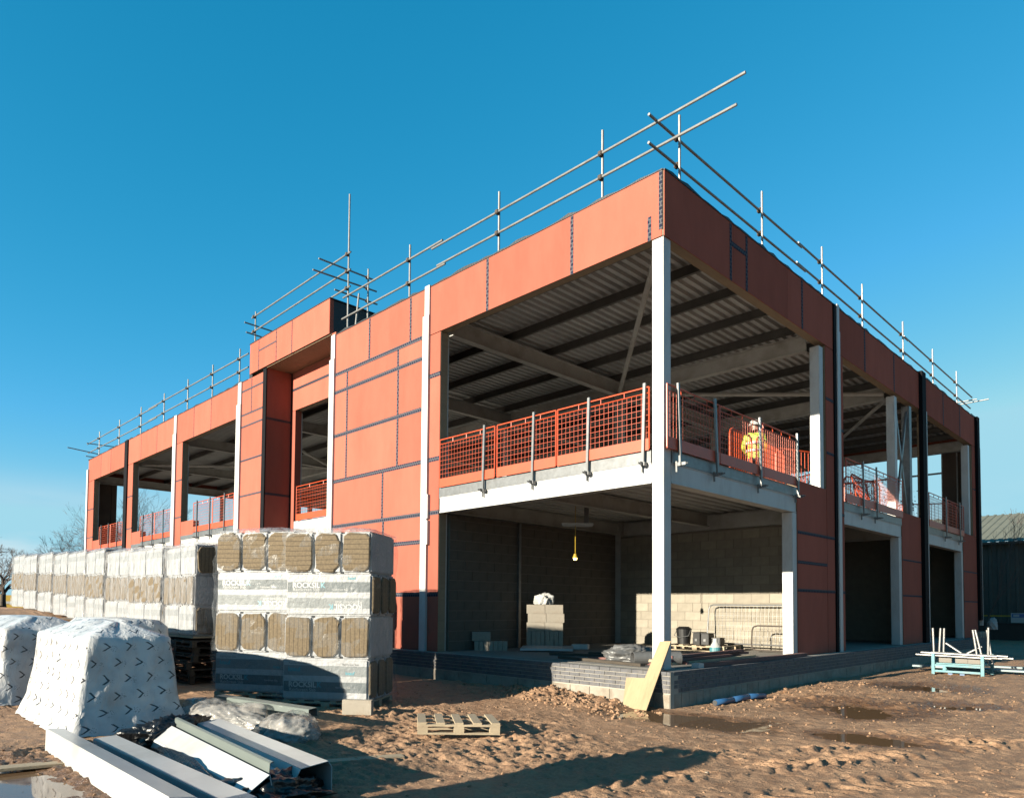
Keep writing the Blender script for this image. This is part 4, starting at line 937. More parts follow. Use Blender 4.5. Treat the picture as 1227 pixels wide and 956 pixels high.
c1 = corner_to_centre(-3.80, -4.78, A27, 1.42, 1.0); insulation_stack('tall wrapped insulation stack nearest the building, right one of the front pair', (c1[0], c1[1], gh(c1[0], c1[1])), A27, 1.42, 1.0, 'KEPE', .648)
c2 = corner_to_centre(-5.52, -5.14, R(30), 1.5, 1.1); insulation_stack('tall wrapped insulation stack, left one of the front pair, half behind its neighbour', (c2[0], c2[1], gh(c2[0], c2[1]) + .02), R(30), 1.5, 1.1, 'KEPE', .668)
insulation_stack('wrapped insulation stack standing hidden behind the front pair', (-6.85, -3.55, gh(-6.85, -3.55)), R(2), 1.5, 1.3, 'KEPE', .64, rich=False)
row = [(-8.92, 1.83, .95, 0), (-11.15, 2.0, .98, 0), (-13.2, 2.0, 1.02, 0), (-15.3, 2.0, 1.08, 0), (-17.4, 2.0, 1.15, 0), (-19.5, 2.0, 1.22, 0), (-21.6, 2.0, 1.3, 0), (-23.9, 2.0, 1.38, 0), (-26.1, 2.0, 1.45, 0)]
ordn = ('first', 'second', 'third', 'fourth', 'fifth', 'sixth', 'seventh', 'eighth', 'last')
for k, (x, w, z, _) in enumerate(row):
    insulation_stack('pale wrapped insulation stack in the long row, %s from the front pair' % ordn[k], (x, -4.5 + .42 + .02 * k + random.uniform(-.03, .03), z), R(random.uniform(-2.5, 2.5)), w, .95, 'PEP', .62 + random.uniform(-.008, .012) + .008 * min(k, 3), nend=5, print_n=2, rich=False, pallet=False, cap=True)
    if k < 5: MB().box(x - w / 2 - .02, x + w / 2 + .05, -4.6, -3.5, z - .035, z - .002).build('support_sheet', WOOD if k == 0 else WOODOLD); o = bpy.data.objects['support_sheet' if k == 0 else 'support_sheet.%03d' % k]; tag(o, 'timber sheet under the %s insulation stack of the long row' % ordn[k], 'timber sheet', 'sheets under the row')
# dark stacked pallets that carry the row
proto = thing('timber_pallet', 'dark wet pallet in the pile under the row of insulation stacks', 'pallet', (-8.7, -4.15, 0), 0, 'dark stacked pallets')
pallet_parts(proto, 1.9, 1.1, WOODOLD, .14)
proto.location = (-8.85, -4.1, gh(-8.85, -4.1) + .01)
proto['label'] = 'dark wet pallet at the bottom of the pile under the row of insulation stacks'
for k, nm in ((1, 'second from the bottom'), (2, 'third from the bottom'), (3, 'fourth from the bottom'), (4, 'second from the top'), (5, 'topmost')): copy_thing(proto, (-8.85 + random.uniform(-.05, .08), -4.1 + random.uniform(-.06, .06), proto.location.z + .142 * k), R(random.uniform(-2.5, 2.5)), 'dark wet pallet under the row of insulation stacks, %s of its pile' % nm)
# loose pallet on the mud
pl = thing('timber_pallet', 'small pale timber pallet lying alone on the open mud', 'pallet', (-.30, -4.22, gh(-.30, -4.22) + .03), R(53))
pallet_parts(pl, .98, .92, None, .14); pl.rotation_euler = (R(-2), R(1.5), R(53))
# pale concrete block by the stack
tag(MB().box(-.22, .22, -.05, .05, 0, .215).build('concrete_block', BLOCKW, bevel=.006), 'pale concrete block standing on edge against the right insulation stack', 'block')
o = bpy.data.objects['concrete_block']; o.location = (-2.33, -4.36, gh(-2.33, -4.36) + .005); o.rotation_euler = (0, 0, R(38))

# ------------------------------------------------------------------ white printed bundles
def wrapped_bundle(label, x0, x1, y0, y1, prof, seed, rz=0.0):
    rnd = random.Random(seed); cx, cy = (x0 + x1) / 2, (y0 + y1) / 2; hw, hd = (x1 - x0) / 2, (y1 - y0) / 2
    zb = min(gh(x0, y0), gh(x1, y0), gh(cx, cy)) - .01
    t = thing('wrapped_bundle', label, 'wrapped bundle', (cx, cy, zb), rz, 'white printed bundles')
    def ring(ins, r):
        a, b = hw - ins, hd - ins; pts = []
        def seg(p, q, n):
            for i in range(n): f = i / n; pts.append((p[0] + (q[0] - p[0]) * f, p[1] + (q[1] - p[1]) * f))
        seg((-a, -b), (a, -b), 34); seg((a, -b), (a, b), 18); seg((a, b), (-a, b), 34); seg((-a, b), (-a, -b), 18)
        return pts
    lv = []
    for (z0, i0), (z1, i1) in zip(prof[:-1], prof[1:]):
        n = max(1, int(math.hypot(z1 - z0, i1 - i0) / .07))
        for k in range(n): f = k / n; lv.append((z0 + (z1 - z0) * f, i0 + (i1 - i0) * f))
    lv.append(prof[-1]); b = MB(); uvs = []; vlen = 0; pz = None
    N_ = 104; ph = [rnd.uniform(0, 6.28) for _ in range(8)]
    for z, ins in lv:
        if pz is not None: vlen += math.hypot(z - pz[0], ins - pz[1])
        pz = (z, ins); pts = ring(ins, .1); u = 0; f = max(0, 1 - z / .5)
        for i, (x, y) in enumerate(pts):
            s = i / N_ * 2 * math.pi
            w = .010 * math.sin(9 * s + 4 * z + ph[0]) + .007 * math.sin(17 * s - 7 * z + ph[1]) + .006 * math.sin(31 * s + 11 * z + ph[2]) + rnd.uniform(-.007, .007)
            w += f * (.025 * math.sin(23 * s + ph[3]) + .02 * math.sin(13 * s + ph[4])); L_ = math.hypot(x, y) or 1
            if abs(abs(x) - (hw - ins)) < 1e-6 and abs(abs(y) - (hd - ins)) < 1e-6: w -= .03      # blunt corners
            zz = z + (.008 * math.sin(7 * s + ph[5]) + .01 * math.sin(3 * s + ph[6])) * min(1, z / .4)
            if z == 0: zz = rnd.uniform(0, .03)
            b.v.append((x + x / L_ * w, y + y / L_ * w, zz)); uvs.append((s / (2 * math.pi) * 4 * (hw + hd), vlen))
    n = N_
    for k in range(len(lv) - 1):
        for i in range(n): j = (i + 1) % n; b.f.append((k * n + i, k * n + j, (k + 1) * n + j, (k + 1) * n + i))
    base = (len(lv) - 1) * n; ccx = len(b.v); b.v.append((0, 0, lv[-1][0] + .03)); uvs.append((0, vlen + .5))
    for i in range(n): b.f.append((base + i, base + (i + 1) % n, ccx))
    me = b.mesh('wrapping', PWRAP); uv = me.uv_layers.new(name='UVMap'); tot = 4 * (hw + hd)
    for p in me.polygons:
        us = [uvs[me.loops[l].vertex_index][0] for l in p.loop_indices]; wrapit = max(us) - min(us) > tot / 2
        for l in p.loop_indices:
            vi = me.loops[l].vertex_index; c = me.vertices[vi].co
            if p.normal.z > .8: uv.data[l].uv = (c.x, c.y)
            else:
                u, v = uvs[vi]; uv.data[l].uv = (u + (tot if wrapit and u < tot / 2 else 0), v)
    me.polygons.foreach_set('use_smooth', [True] * len(me.polygons)); link('wrapping', me, t)
    return t
PR = [(0, -.12), (.06, -.09), (.30, .0), (.7, .06), (1.17, .10), (1.19, .12), (1.36, .50), (1.37, .53)]
wrapped_bundle('white bundle printed with black arrows, the large one in the left foreground', -6.0, -3.2, -7.72, -6.5, PR, 3, R(0))
wrapped_bundle('white bundle printed with black arrows cut off by the left edge', -10.2, -6.95, -8.0, -6.55, [(z * 1.0, i) for z, i in PR], 5, R(2))
wrapped_bundle('flat-topped white bundle behind the large arrow-printed one', -10.6, -7.3, -6.2, -5.25, [(0, -.05), (.3, .0), (1.2, .04), (1.32, .15)], 8, R(1))

# ------------------------------------------------------------------ metal flashings in the foreground
def flashing(label, p0, p1, prof, mtl, group='metal flashings on the ground', thick=.006):
    p0, p1 = Vector(p0), Vector(p1); d = p1 - p0; L_ = d.length; ang = math.atan2(d.y, d.x); pit = -math.asin(d.z / L_)
    t = thing('metal_flashing', label, 'flashing', p0, ang, group); t.rotation_euler = (0, pit, ang)
    b = MB()
    for (ya_, za), (yb, zb) in zip(prof[:-1], prof[1:]):
        n = Vector((0, -(zb - za), yb - ya_)).normalized() * thick
        b.quad_box([(0, ya_, za), (L_, ya_, za), (L_, yb, zb), (0, yb, zb), (0, ya_ + n.y, za + n.z), (L_, ya_ + n.y, za + n.z), (L_, yb + n.y, zb + n.z), (0, yb + n.y, zb + n.z)])
    b.build('folded_sheet', mtl, t)
    lip = MB().tube((0, prof[-1][0], prof[-1][1]), (L_, prof[-1][0], prof[-1][1]), .007, n=6); lip.build('folded_lip', mtl, t)
    return t
flashing('white channel flashing nearest the camera with its flat side lit', (-2.42, -8.17, .0), (1.6, -8.19, .0), [(0, 0), (0.002, .25), (.16, .235), (.2, .16), (.22, .0)], FLASHW)
flashing('pale blue stepped flashing lying behind the nearest white one', (-1.82, -7.9, .0), (1.5, -7.9, .0), [(0, .02), (0, .1), (.03, .13), (.03, .19), (.24, .2), (.25, .13), (.29, .12), (.3, .0)], FLASHW)
ang3 = (-1.75, -7.36, .03), (1.2, -7.62, .03)
flashing('white flashing with a sloping lit face on the black polythene, front one', *ang3, [(0, .03), (.03, .12), (.2, .24), (.22, .1)], FLASHW)
flashing('grey-green upright flashing between two white ones on the black polythene', (-1.68, -7.12, .1), (1.12, -7.38, .1), [(0, .02), (0.01, .24), (.03, .245)], FLASHG)
flashing('white box flashing on the black polythene, the one at the back', (-1.72, -7.02, .03), (1.1, -7.26, .03), [(0, .14), (.12, .15), (.16, .22), (.4, .25), (.43, .2), (.43, .0)], FLASHW)
flashing('short grey flashing lying on the clear plastic sack', (-3.35, -6.0, .24), (-1.45, -5.62, .22), [(0, .02), (0, .09), (.12, .1), (.13, .0)], FLASHG)
def crumple(name, label, cat, loc, size, mtl, seed, rz=0.0, amp=.22, sub=5, group=None, flat=.35):
    rnd = random.Random(seed); t = thing(name, label, cat, loc, rz, group); bm = bmesh.new(); bmesh.ops.create_icosphere(bm, subdivisions=sub, radius=1)
    ph = [(Vector((rnd.uniform(-1, 1), rnd.uniform(-1, 1), rnd.uniform(-1, 1))) * f, rnd.uniform(0, 6.28), a) for f, a in ((3, 1), (4, .9), (7, .55), (9, .5), (14, .28), (19, .3), (27, .25), (41, .15))]
    for v in bm.verts:
        n = v.co.copy(); k = sum(a * (1 - 2 * abs(math.sin(d.dot(n) + p))) for d, p, a in ph) / 3; c = n * (1 + amp * k); q = c.z if c.z > -flat else -flat - (c.z + flat) * .05
        v.co = Vector((c.x * size[0], c.y * size[1], (q + flat) * size[2]))
    me = bpy.data.meshes.new('sheet'); bm.to_mesh(me); bm.free(); me.materials.append(mtl); me.polygons.foreach_set('use_smooth', [True] * len(me.polygons)); link('sheet', me, t); return t
crumple('black_polythene', 'crumpled black polythene at the left end of the white flashings', 'polythene', (-1.82, -7.05, .0), (.34, .5, .28), BLKPOLY, 2, R(-5), .4, group='black polythene sheets')
crumple('black_polythene', 'crumpled black polythene under the right ends of the white flashings', 'polythene', (1.02, -7.3, -.02), (.38, .5, .19), BLKPOLY, 4, R(-10), .4, group='black polythene sheets')
crumple('black_polythene', 'strip of black polythene between the blue and the white flashings', 'polythene', (-.35, -7.5, -.03), (1.6, .12, .15), BLKPOLY, 9, R(-5), .35, group='black polythene sheets')
crumple('plastic_sack', 'long clear plastic sack with pale sheeting in front of the insulation stacks', 'plastic sack', (-2.75, -6.12, -.02), (1.05, .38, .28), BAGCLR, 6, R(9), .25)
crumple('plastic_sack', 'short lumpy clear plastic sack, right-hand end of the pair', 'plastic sack', (-1.35, -5.92, -.02), (.46, .36, .28), BAGCLR, 12, R(10), .2)
crumple('white_sheeting', 'folded pale sheeting inside the long clear sack', 'sheeting', (-2.75, -6.12, -.01), (.93, .3, .2), BAGW, 16, R(9), .22)
crumple('white_sheeting', 'folded pale sheeting inside the short clear sack', 'sheeting', (-1.35, -5.92, -.01), (.37, .28, .2), BAGW, 17, R(10), .2)
tag(MB().box(-.75, .75, -.06, .06, 0, .045).build('timber_batten', WOOD, bevel=.004), 'rough timber batten half buried in mud right of the flashings', 'batten'); o = bpy.data.objects['timber_batten']; o.location = (.15, -6.25, .0); o.rotation_euler = (R(4), R(1), R(72))
tag(MB().box(-.5, .5, -.09, .09, 0, .03).build('timber_plank', WOOD, bevel=.004), 'thin plank lying at the puddle by the lower left edge', 'plank'); o = bpy.data.objects['timber_plank']; o.location = (-1.7, -8.35, .0); o.rotation_euler = (0, R(1), R(80))
# unseen pallet stack, added out of frame to cast the foreground shadow on the mud
pp = thing('timber_pallet', 'pallet in the unseen tall stack added on the left to cast a shadow', 'pallet', (1.55, -9.75, gh(1.55, -9.75)), 0, 'added shadow-casting pallets'); pallet_parts(pp, .78, .8, None, .14)
for k in range(1, 12): copy_thing(pp, (1.55 + random.uniform(-.04, .04), -9.75 + random.uniform(-.03, .03), pp.location.z + .142 * k), R(random.uniform(-6, 6)))

# ------------------------------------------------------------------ things around the corner
# leaning plywood offcut
pts = [(-.29, -.75, .0), (.16, -.75, .0), (.13, 0.0, 1.05), (-.08, 0.0, 1.04), (-.09, -.42, .46), (-.45, -.43, .44)]
nv = Vector((0, .57, -.41)).normalized() * .02; b = MB(); n = len(pts); b.v = [tuple(p) for p in pts] + [tuple(Vector(p) + nv) for p in pts]
b.f = [tuple(range(n)), tuple(n + i for i in reversed(range(n)))] + [(j, i, n + i, n + j) for i, j in ((k, (k + 1) % n) for k in range(n))]
tag(b.build('plywood_sheet', PLY), 'plywood offcut leaning on the brick plinth by the corner column', 'plywood')
t = thing('blue_pipe', 'length of bright blue plastic pipe lying along the plinth', 'pipe', (.62, .55, gh(.62, .6) + .03)); MB().path([(0, 0, .02), (.05, .5, .03), (.1, .95, .05), (.13, 1.5, .02)], .05, 12).build('tube', BLUEP, t, smooth=True)
MB().tube((0, -.01, .02), (0, -.005, .02), .042, n=12).build('bore', RUBBER, t)
# plank and timber pile on the edge
t = thing('plank_on_edge', 'long red and white weathered plank lying on the plinth edge', 'plank', (.14, .75, FL)); MB().box(-.07, .07, 0, 4.5, .002, .075).build('board', REDTIM, t, bevel=.005); MB().box(-.071, .071, -.004, .16, .001, .077).build('painted_end', WHITE, t)
for i in range(11):
    L_ = random.uniform(2.2, 3.6); x = -.5 - .13 * (i % 5) + random.uniform(-.03, .03); z = FL + .002 + .05 * (i // 5) * 1.15
    o = MB().box(-.055, .055, 0, L_, 0, .048).build('timber_board', REDTIM if i % 3 else WOOD, bevel=.003); o.location = (x, .5 + random.uniform(0, .5), z); o.rotation_euler = (0, 0, R(random.uniform(-2.5, 4)))
    tag(o, 'reddish board in the loose timber pile behind the plinth at the corner', 'board', 'boards in the corner pile')
for i, (x, y, L_, a, m_) in enumerate(((-3.6, 1.2, 2.6, 20, WOODOLD), (-3.2, 2.0, 2.4, 35, WOODOLD), (-2.3, .9, 2.0, 12, REDTIM), (-2.8, .6, 2.2, -8, WOODOLD))):
    o = MB().box(0, L_, -.06, .06, 0, .05).build('floor_plank', m_, bevel=.003); o.location = (x, y, FL + .003); o.rotation_euler = (0, 0, R(a)); tag(o, ('dark plank on the floor slab nearest the block pile', 'dark plank on the floor slab further from the front edge', 'reddish plank on the floor slab near the tarpaulin', 'dark plank on the floor slab close to the front edge')[i], 'plank')
o = MB().box(-.6, .6, -.4, .4, 0, .05).build('foam_board', FLASHW, bevel=.004); o.location = (-4.55, 2.15, FL + .04); o.rotation_euler = (R(2), 0, R(40)); tag(o, 'pale insulation board lying on the floor before the block pile', 'insulation board')
o = MB().box(-.2, .2, -.14, .14, 0, .12).build('white_box', WHITE, bevel=.01); o.location = (-4.5, 3.3, FL + .003); o.rotation_euler = (0, 0, R(30)); tag(o, 'small white box on the floor right of the block pile', 'box')
crumple('tarpaulin', 'grey tarpaulin heaped on the slab left of the corner column', 'tarpaulin', (-1.35, .95, FL), (.55, .4, .26), TARP, 21, R(30), .3)
t = thing('grey_duct', 'short grey duct lying on the slab beside the tarpaulin', 'duct', (-.95, .45, FL + .12), R(55)); b = MB()
for i in range(20):
    a0, a1 = 2 * math.pi * i / 20, 2 * math.pi * (i + 1) / 20
    for (r0, r1) in ((.12, .108),): b.quad_box([(0, r1 * math.cos(a0), r1 * math.sin(a0)), (.9, r1 * math.cos(a0), r1 * math.sin(a0)), (.9, r1 * math.cos(a1), r1 * math.sin(a1)), (0, r1 * math.cos(a1), r1 * math.sin(a1)), (0, r0 * math.cos(a0), r0 * math.sin(a0)), (.9, r0 * math.cos(a0), r0 * math.sin(a0)), (.9, r0 * math.cos(a1), r0 * math.sin(a1)), (0, r0 * math.cos(a1), r0 * math.sin(a1))])
b.build('pipe_wall', TARP, t)
# block piles on the ground floor
bl = MB().box(-.215, .215, -.05, .05, 0, .212).mesh('concrete_block', BLOCKW)
def loose_block(p, rz, label, group): o = link('concrete_block', bl, None, p, (0, 0, rz)); return tag(o, label, 'block', group)
cx, cy, ang = -5.12, 2.68, R(45); ux, uy = Vector((math.cos(ang), math.sin(ang), 0)), Vector((-math.sin(ang), math.cos(ang), 0)); base = Vector((cx, cy, FL + .002))
for c in range(2):
    for i in range(8): loose_block(base + ux * (-.385 + .11 * i) + Vector((0, 0, .215 * c)) + uy * random.uniform(-.012, .012), ang + R(90) + R(random.uniform(-1.5, 1.5)), 'concrete block seen end-on in the lower half of the tall pile', 'end-on blocks in the tall pile')
for c in range(2, 5):
    for i in range(2):
        for d in range(2): loose_block(base + ux * (-.22 + .44 * i + (.03 if c == 3 else 0)) + uy * (-.12 + .2 * d) + Vector((0, 0, .215 * c)), ang + R(random.uniform(-2, 2)), 'concrete block seen from the side in the sunlit top of the tall pile', 'side-on blocks in the tall pile')
for i in range(7): loose_block(Vector((-5.5, 1.35, FL + .002)) + ux * (.11 * i - .4), ang + R(90), 'concrete block in the low row on the floor left of the tall pile', 'blocks in the low row')
loose_block(Vector((-5.5, 1.35, FL + .217)) + ux * -.3, ang, 'concrete block lying on top of the low row of blocks', None)
crumple('plastic_bag', 'crumpled pale plastic bag on top of the tall block pile', 'bag', (cx, cy, FL + 1.077), (.26, .2, .22), BAGW, 31, ang, .3)
# fence panel, bucket, crates on a pallet by the lit wall
pl2 = thing('timber_pallet', 'pale pallet by the sunlit block wall carrying a bucket and dark crates', 'pallet', (-2.35, 5.35, FL + .002), R(3)); pallet_parts(pl2, 1.5, .9, None, .14)
t = thing('bucket', 'black bucket standing on the pallet by the sunlit wall', 'bucket', (-2.85, 5.3, FL + .143)); b = MB(); b.tube((0, 0, 0), (0, 0, .36), .15, .19, n=20); b.build('body', RUBBER, t); MB().tube((0, 0, .36), (0, 0, .42), .2, .12, n=20).build('lid', RUBBER, t); MB().path([(-.19, 0, .34), (-.2, -.12, .2), (0, -.2, .16), (.2, -.12, .2), (.19, 0, .34)], .008, 6).build('handle', GALV, t)
for i, x in enumerate((-2.42, -2.2, -1.92)):
    t = thing('crate', ('dark crate next to the bucket on the pallet', 'middle dark crate on the pallet by the sunlit wall', 'dark crate at the right end of the pallet')[i], 'crate', (x, 5.3, FL + .143), R(4 * i - 4)); h_ = (.3, .28, .18)[i]
    MB().box(-.1, .1, -.14, .14, 0, h_ - .02).build('box', RUBBER, t, bevel=.012); MB().box(-.105, .105, -.145, .145, h_ - .02, h_).build('lid', RUBBER, t); MB().box(-.03, .03, -.15, -.141, .08, .14).build('catch', GALV, t)
t = thing('water_bottle', 'white and blue bottle standing on the slab before the fence panel', 'bottle', (-1.75, 4.85, FL + .002)); MB().tube((0, 0, 0), (0, 0, .12), .13, .13, n=18).build('base', BLUEST, t); MB().tube((0, 0, .12), (0, 0, .24), .13, .06, n=18).tube((0, 0, .24), (0, 0, .32), .055, .05, n=14).build('body', HAT, t)
def fence_panel(label, p, L_, h0, h1, ang, tilt, mtl):
    t = thing('fence_panel', label, 'fence panel', p, ang, 'grey mesh fence panels'); t.rotation_euler = (tilt, 0, ang); c = .12
    q = [(c, 0, h0), (L_ - c, 0, h0), (L_ - .03, 0, h0 + .03), (L_, 0, h0 + c), (L_, 0, h1 - c), (L_ - .03, 0, h1 - .03), (L_ - c, 0, h1), (c, 0, h1), (.03, 0, h1 - .03), (0, 0, h1 - c), (0, 0, h0 + c), (.03, 0, h0 + .03), (c, 0, h0)]
    MB().path(q, .018, 8).build('frame', mtl, t); b = MB(); x = .1
    while x < L_: b.tube((x, 0, h0), (x, 0, h1), .0028, n=4, cap=False); x += .1
    z = h0 + .2
    while z < h1: b.tube((0, 0, z), (L_, 0, z), .0028, n=4, cap=False); z += .25
    b.build('wires', mtl, t); return t
fence_panel('long grey mesh fence panel leaning on the sunlit block wall', (-2.75, 6.2, FL), 2.45, .15, 1.12, 0, R(-8), GALV)
fence_panel('shorter fence panel with a dark frame in front of the long one', (-1.32, 5.75, FL), 1.15, .05, .62, 0, R(-6), BARK)
fence_panel('grey fence frame leaning in the dark middle bay of the shaded side', (-.9, 8.3, FL), 1.1, .02, 1.25, R(80), R(10), GALV)
# work light hanging from the floor above
t = thing('strip_light', 'fluorescent strip light hanging under the first floor', 'light', (-3.6, 2.09, 3.42)); MB().box(-.35, .35, -.04, .04, 0, .05).build('tray', STEEL, t); t.rotation_euler = (0, 0, R(45)); MB().tube((-.33, 0, -.015), (.33, 0, -.015), .016, n=10).build('tube', HAT, t); MB().box(.15, .25, -.03, .03, .05, .5).build('hanger', PURLIN, t)
t = thing('festoon_lamp', 'yellow caged lamp dangling on a cable below the strip light', 'lamp', (-3.62, 2.04, 2.71)); MB().tube((0, 0, .06), (0, 0, 1.3), .008, n=6).build('cable', YELLOW, t); MB().tube((0, 0, -.02), (0, 0, .07), .06, .03, n=12).build('guard', YELLOW, t)
ml = bpy.data.materials.new('lamp_glow'); ml.use_nodes = True; ml.node_tree.nodes['Principled BSDF'].inputs['Emission Color'].default_value = (1, .62, .15, 1); ml.node_tree.nodes['Principled BSDF'].inputs['Emission Strength'].default_value = 1.2; MB().tube((0, 0, -.07), (0, 0, -.02), .035, .05, n=12).build('bulb', ml, t)
# stillage of tubes at the right
t = thing('tube_stillage', 'turquoise stillage loaded with scaffold tubes and fittings on the mud', 'stillage', (1.5, 9.65, gh(1.5, 9.65)))
for x in (0, 1.03):
    for y in (0, 1.0): MB().box(x - .035, x + .035, y - .035, y + .035, 0, .5).build('corner_post', BLUEST, t, bevel=.004)
    MB().box(x - .03, x + .03, .04, .96, .36, .42).build('end_rail', BLUEST, t)
for z in (.06, .2): MB().box(.04, .99, -.03, .03, z, z + .05).build('side_rail', BLUEST, t); MB().box(.04, .99, .97, 1.03, z, z + .05).build('side_rail', BLUEST, t)
MB().box(-.02, 1.05, .05, .95, .255, .28).build('tray', BLUEST, t)
for x in (.35, .6): MB().box(x - .05, x + .05, 0.04, .96, .0, .055).build('foot_block', BLUEP, t)
g = 'scaffold tubes on the stillage'
def loose_tube(p0, p1, label):
    sft = Vector((-.28, -.25, 0)); p0, p1 = Vector(p0) + sft, Vector(p1) + sft; o = MB().tube((0, 0, 0), p1 - p0, .0242, n=10).build('scaffold_tube', TUBE); o.location = p0; return tag(o, label, 'tube', g)
z0 = t.location.z
for i in range(5): loose_tube((1.38 + .09 * i, 9.95 + .1 * i, z0 + .46 + .05 * (i % 2)), (2.98 + .09 * i, 9.93 + .1 * i, z0 + .44 + .05 * (i % 2)), 'scaffold tube lying flat across the turquoise stillage, %s' % ('frontmost', 'second from the front', 'middle one', 'second from the back', 'rearmost')[i])
for i, (x, l) in enumerate(((1.7, -.02), (1.8, .05), (1.9, .03))): loose_tube((x, 10.3, z0 + .3), (x + l, 10.3, z0 + 1.12), 'short scaffold tube standing at the left end of the stillage')
for i, (x, l) in enumerate(((2.66, -.1), (2.76, -.16), (2.84, .02), (2.92, -.1))): loose_tube((x, 10.2 + .05 * i, z0 + .3), (x + l, 10.2 + .05 * i, z0 + 1.1 + .06 * (i == 2)), 'short scaffold tube standing at the right end of the stillage')
loose_tube((1.95, 10.35, z0 + .75), (2.3, 10.35, z0 + .5), 'scaffold tube sloping down to the right inside the stillage'); loose_tube((2.35, 10.3, z0 + .48), (2.72, 10.3, z0 + .7), 'scaffold tube sloping up to the right inside the stillage')
for i, x in enumerate((2.0, 2.35, 2.6)):
    o = MB().prism([(-.14, -.1), (.14, -.1), (.1, .1), (-.1, .1)], 0, .13).build('ballast_block', CONC, bevel=.012); o.location = (x - .28, 9.9, z0 + .283); tag(o, 'grey ballast block on the stillage tray, ' + ('left', 'middle', 'right')[i], 'block')
for i, (x0_, y0_, L_, a) in enumerate(((.75, 10.75, 3.6, 3), (1.0, 11.4, 4.5, 2), (2.2, 12.6, 3.0, 6), (2.6, 15.4, 3.0, 4))):
    o = MB().box(0, L_, -.11, .11, 0, .045).build('painted_board', mat('pale_blue_board', (.40, .52, .55, 1), .6, .12, 3), bevel=.004); o.location = (x0_, y0_, gh(x0_ + 1, y0_) + .05); o.rotation_euler = (0, 0, R(a)); tag(o, ('pale blue board on the ground just behind the stillage', 'second pale blue board behind the stillage', 'third pale blue board, farther back', 'farthest pale blue board near the building end')[i], 'board')
for i in range(3): loose_block(Vector((.2 + .02 * i, 21.0 + .3 * i, FL)), R(90), 'concrete block on the plinth at the far end of the building', 'blocks at the far end')
crumple('white_bag', 'white bag tied at the far corner of the building', 'bag', (.42, 21.9, .85), (.18, .18, .34), BAGW, 41, 0, .2)

# ------------------------------------------------------------------ beyond: shed, rail, trees
S = thing('shed', 'long grey corrugated shed behind the building, its lower wall in shadow', 'shed', (-14, 35, 0))
b = MB(); x = 0; prof = []
while x < 44: prof += [(x, 0), (x + .2, 0), (x + .24, -.05), (x + .36, -.05), (x + .4, 0)]; x += .4
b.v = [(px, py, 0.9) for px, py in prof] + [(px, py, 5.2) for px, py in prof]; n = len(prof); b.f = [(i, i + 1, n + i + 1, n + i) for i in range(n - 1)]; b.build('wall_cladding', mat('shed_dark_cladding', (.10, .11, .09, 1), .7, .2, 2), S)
b = MB(); b.v = [(px, -.3, 5.2 - py) for px, py in prof] + [(px, 8.0, 7.6 - py) for px, py in prof]; b.f = [(i, i + 1, n + i + 1, n + i) for i in range(n - 1)]; b.build('roof', mat('shed_roof', (.28, .29, .22, 1), .75, .15, 1.5), S)
MB().box(0, 44, .01, .3, -.5, 1.0).build('base_wall', mat('shed_brick', (.10, .065, .05, 1), .9, .2, 5), S); MB().box(0.1, 43.9, .31, 15.8, 0, 5.1).build('body', MATS['shed_brick'], S); MB().box(-.1, 44.1, -.42, -.31, 5.1, 5.22).build('gutter', BARK, S)
t = thing('safety_rail', 'yellow rail running along the foot of the shed', 'rail', (-6, 33.9, 0)); MB().box(0, 16, -.02, .02, 1.26, 1.33).build('rail', YELLOW, t)
for x in range(0, 17, 4): MB().box(x - .03, x + .03, .021, .07, 0, 1.34).build('post', GALV, t)
t = thing('site_sign', 'small blue and white sign on the yellow rail', 'sign', (-1.02, 33.8, .95)); MB().box(0, .8, -.01, .01, 0, .5).build('panel', HAT, t); MB().box(.04, .76, -.013, -.0102, .27, .46).build('blue_field', SIGNB, t); MB().box(.1, .36, -.0145, -.0131, .31, .42).build('mark', HAT, t)
t = thing('yellow_barrier', 'yellow plastic barrier at the far left behind the row', 'barrier', (-62, 1.0, 1.0), R(60)); MB().box(-2.5, 1.5, -.2, .2, 0, 1.2).build('body', YELLOW, t, bevel=.12); MB().box(-2.3, 1.3, -.24, -.201, .5, .7).build('stripe', HAT, t)

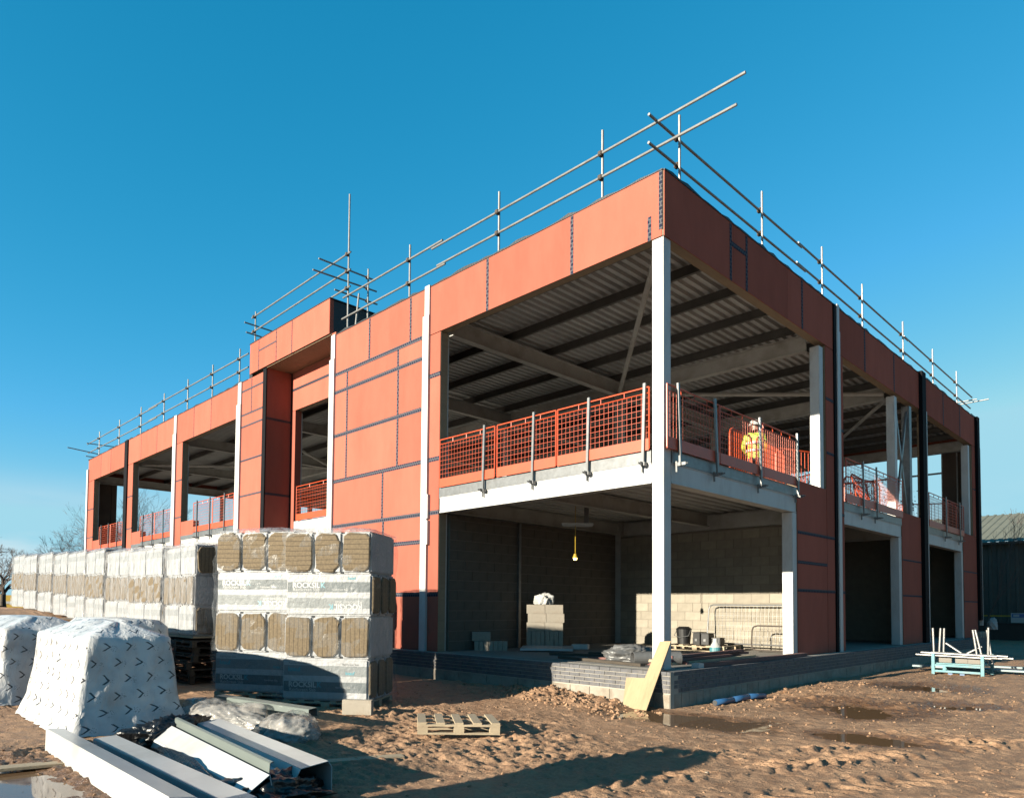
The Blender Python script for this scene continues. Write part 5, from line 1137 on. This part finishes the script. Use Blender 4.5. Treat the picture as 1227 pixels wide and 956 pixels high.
def tree(name, label, loc, h, seed, spread=.9, levels=6, trunk_r=.16, leaf=None, nleaf=0, up=.25, first=.3, group=None, ivy=0, leafsize=.09):
    rnd = random.Random(seed); t = thing(name, label, 'tree', loc, rnd.uniform(0, 6), group); tb, cb = MB(), MB(); tips = []
    def grow(p, d, L_, r, lv):
        n = 3 if lv < 2 else 2; q = p.copy(); dd = d.copy()
        for i in range(n):
            dd = (dd + Vector((rnd.gauss(0, .16), rnd.gauss(0, .16), rnd.gauss(0, .1) + up * .12))).normalized(); q2 = q + dd * L_ / n; r2 = r * (1 - .3 / n)
            (tb if lv == 0 else cb).tube(q, q2, r, r2, n=8 if lv == 0 else 5 if lv < 3 else 3, cap=False); 
            if lv >= 1 and i < n - 1 and rnd.random() < .75 and lv < levels - 1: side(q2, dd, L_ * .6, r2 * .55, lv + 1)
            q, r = q2, r2
        tips.append((q, lv))
        if lv >= levels - 1: return
        for k in range(rnd.choice((2, 3)) if lv else rnd.choice((3, 4))): side(q, dd, L_ * rnd.uniform(.62, .85), r * rnd.uniform(.55, .75), lv + 1)
    def side(p, d, L_, r, lv):
        a = d.orthogonal().normalized(); a.rotate(Matrix.Rotation(rnd.uniform(0, 6.28), 3, d)); th = rnd.uniform(.3, .9) * spread
        grow(p, (d * math.cos(th) + a * math.sin(th) + Vector((0, 0, up * .3))).normalized(), L_, max(r, .006), lv)
    grow(Vector((0, 0, -.1)), Vector((rnd.gauss(0, .05), rnd.gauss(0, .05), 1)), h * first, trunk_r, 0)
    kk = h / max(q.z for q, lv in tips); tips = [(q * kk, lv) for q, lv in tips]      # the tree is h metres tall
    for m_ in (tb, cb): m_.v = [(x * kk, y * kk, z * kk) for x, y, z in m_.v]
    tb.build('trunk', BARK, t, smooth=True); cb.build('crown', TWIG, t, smooth=False)
    if nleaf:
        lb = MB(); src = [q for q, lv in tips if lv >= 2]
        for i in range(nleaf):
            q = rnd.choice(src) + Vector((rnd.gauss(0, .25), rnd.gauss(0, .25), rnd.gauss(0, .25))); a = Vector((rnd.uniform(-1, 1), rnd.uniform(-1, 1), rnd.uniform(-1, 1))).normalized(); c = a.orthogonal().normalized(); e = a.cross(c); s = leafsize * rnd.uniform(.6, 1.4); k = len(lb.v)
            lb.v += [tuple(q - c * s), tuple(q + e * s * .5), tuple(q + c * s), tuple(q - e * s * .5)]; lb.f.append((k, k + 1, k + 2, k + 3))
        lb.build('leaves', leaf, t)
    if ivy:
        lb = MB()
        for i in range(ivy):
            z = rnd.uniform(.3, h * .62); a_ = rnd.uniform(0, 6.28); rr = rnd.gauss(.32, .1); q = Vector((rr * math.cos(a_), rr * math.sin(a_), z)); a = Vector((math.cos(a_), math.sin(a_), rnd.uniform(-.4, .6))).normalized(); c = a.orthogonal().normalized(); e = a.cross(c); s = rnd.uniform(.06, .14); k = len(lb.v)
            lb.v += [tuple(q - c * s), tuple(q + e * s), tuple(q + c * s), tuple(q - e * s)]; lb.f.append((k, k + 1, k + 2, k + 3))
        lb.build('ivy', LEAFG, t)
    return t
G = 'bare winter trees'
tree('bare_tree', 'bare round-crowned tree on the left skyline behind the row of stacks', (-60, 4.6, .6), 8.2, 11, .75, 8, .17, up=.15, first=.27, group=G)
tree('bare_tree', 'dense bare tree cut off by the left edge of the picture', (-58, .3, .6), 6.4, 23, .8, 8, .2, up=.1, first=.25, group=G)
tree('bare_tree', 'pale bare shrub-like tree between the two left skyline trees', (-75, 2.4, .6), 5.2, 27, 1.0, 6, .14, up=.1, first=.25, group=G)
tree('bare_tree', 'ivy-clad bare tree seen through the second bay left of the portal', (-45, 6.3, .6), 9.0, 31, .6, 7, .2, up=.15, first=.4, group=G, ivy=1500)
tree('bare_tree', 'second ivy-clad bare tree seen through the left bays', (-46, 5.3, .6), 8.4, 37, .6, 7, .2, up=.15, first=.4, group=G, ivy=1500)
tree('bare_tree', 'thin bare tree beside the shed at the right', (-1.95, 33.0, 0), 6.9, 41, .45, 5, .05, up=.6, first=.32, group=G)
tree('brown_leaved_tree', 'brown-leaved tree behind the building seen through the middle bay', (-10.0, 29, 0), 10.0, 43, .8, 7, .25, LEAFB, 16000, up=.2, first=.3, leafsize=.055)
tree('brown_leaved_tree', 'smaller brown-leaved tree beside it behind the middle bay', (-8.0, 28.0, 0), 8.6, 47, .8, 7, .2, LEAFB, 9000, up=.2, first=.3, leafsize=.055)
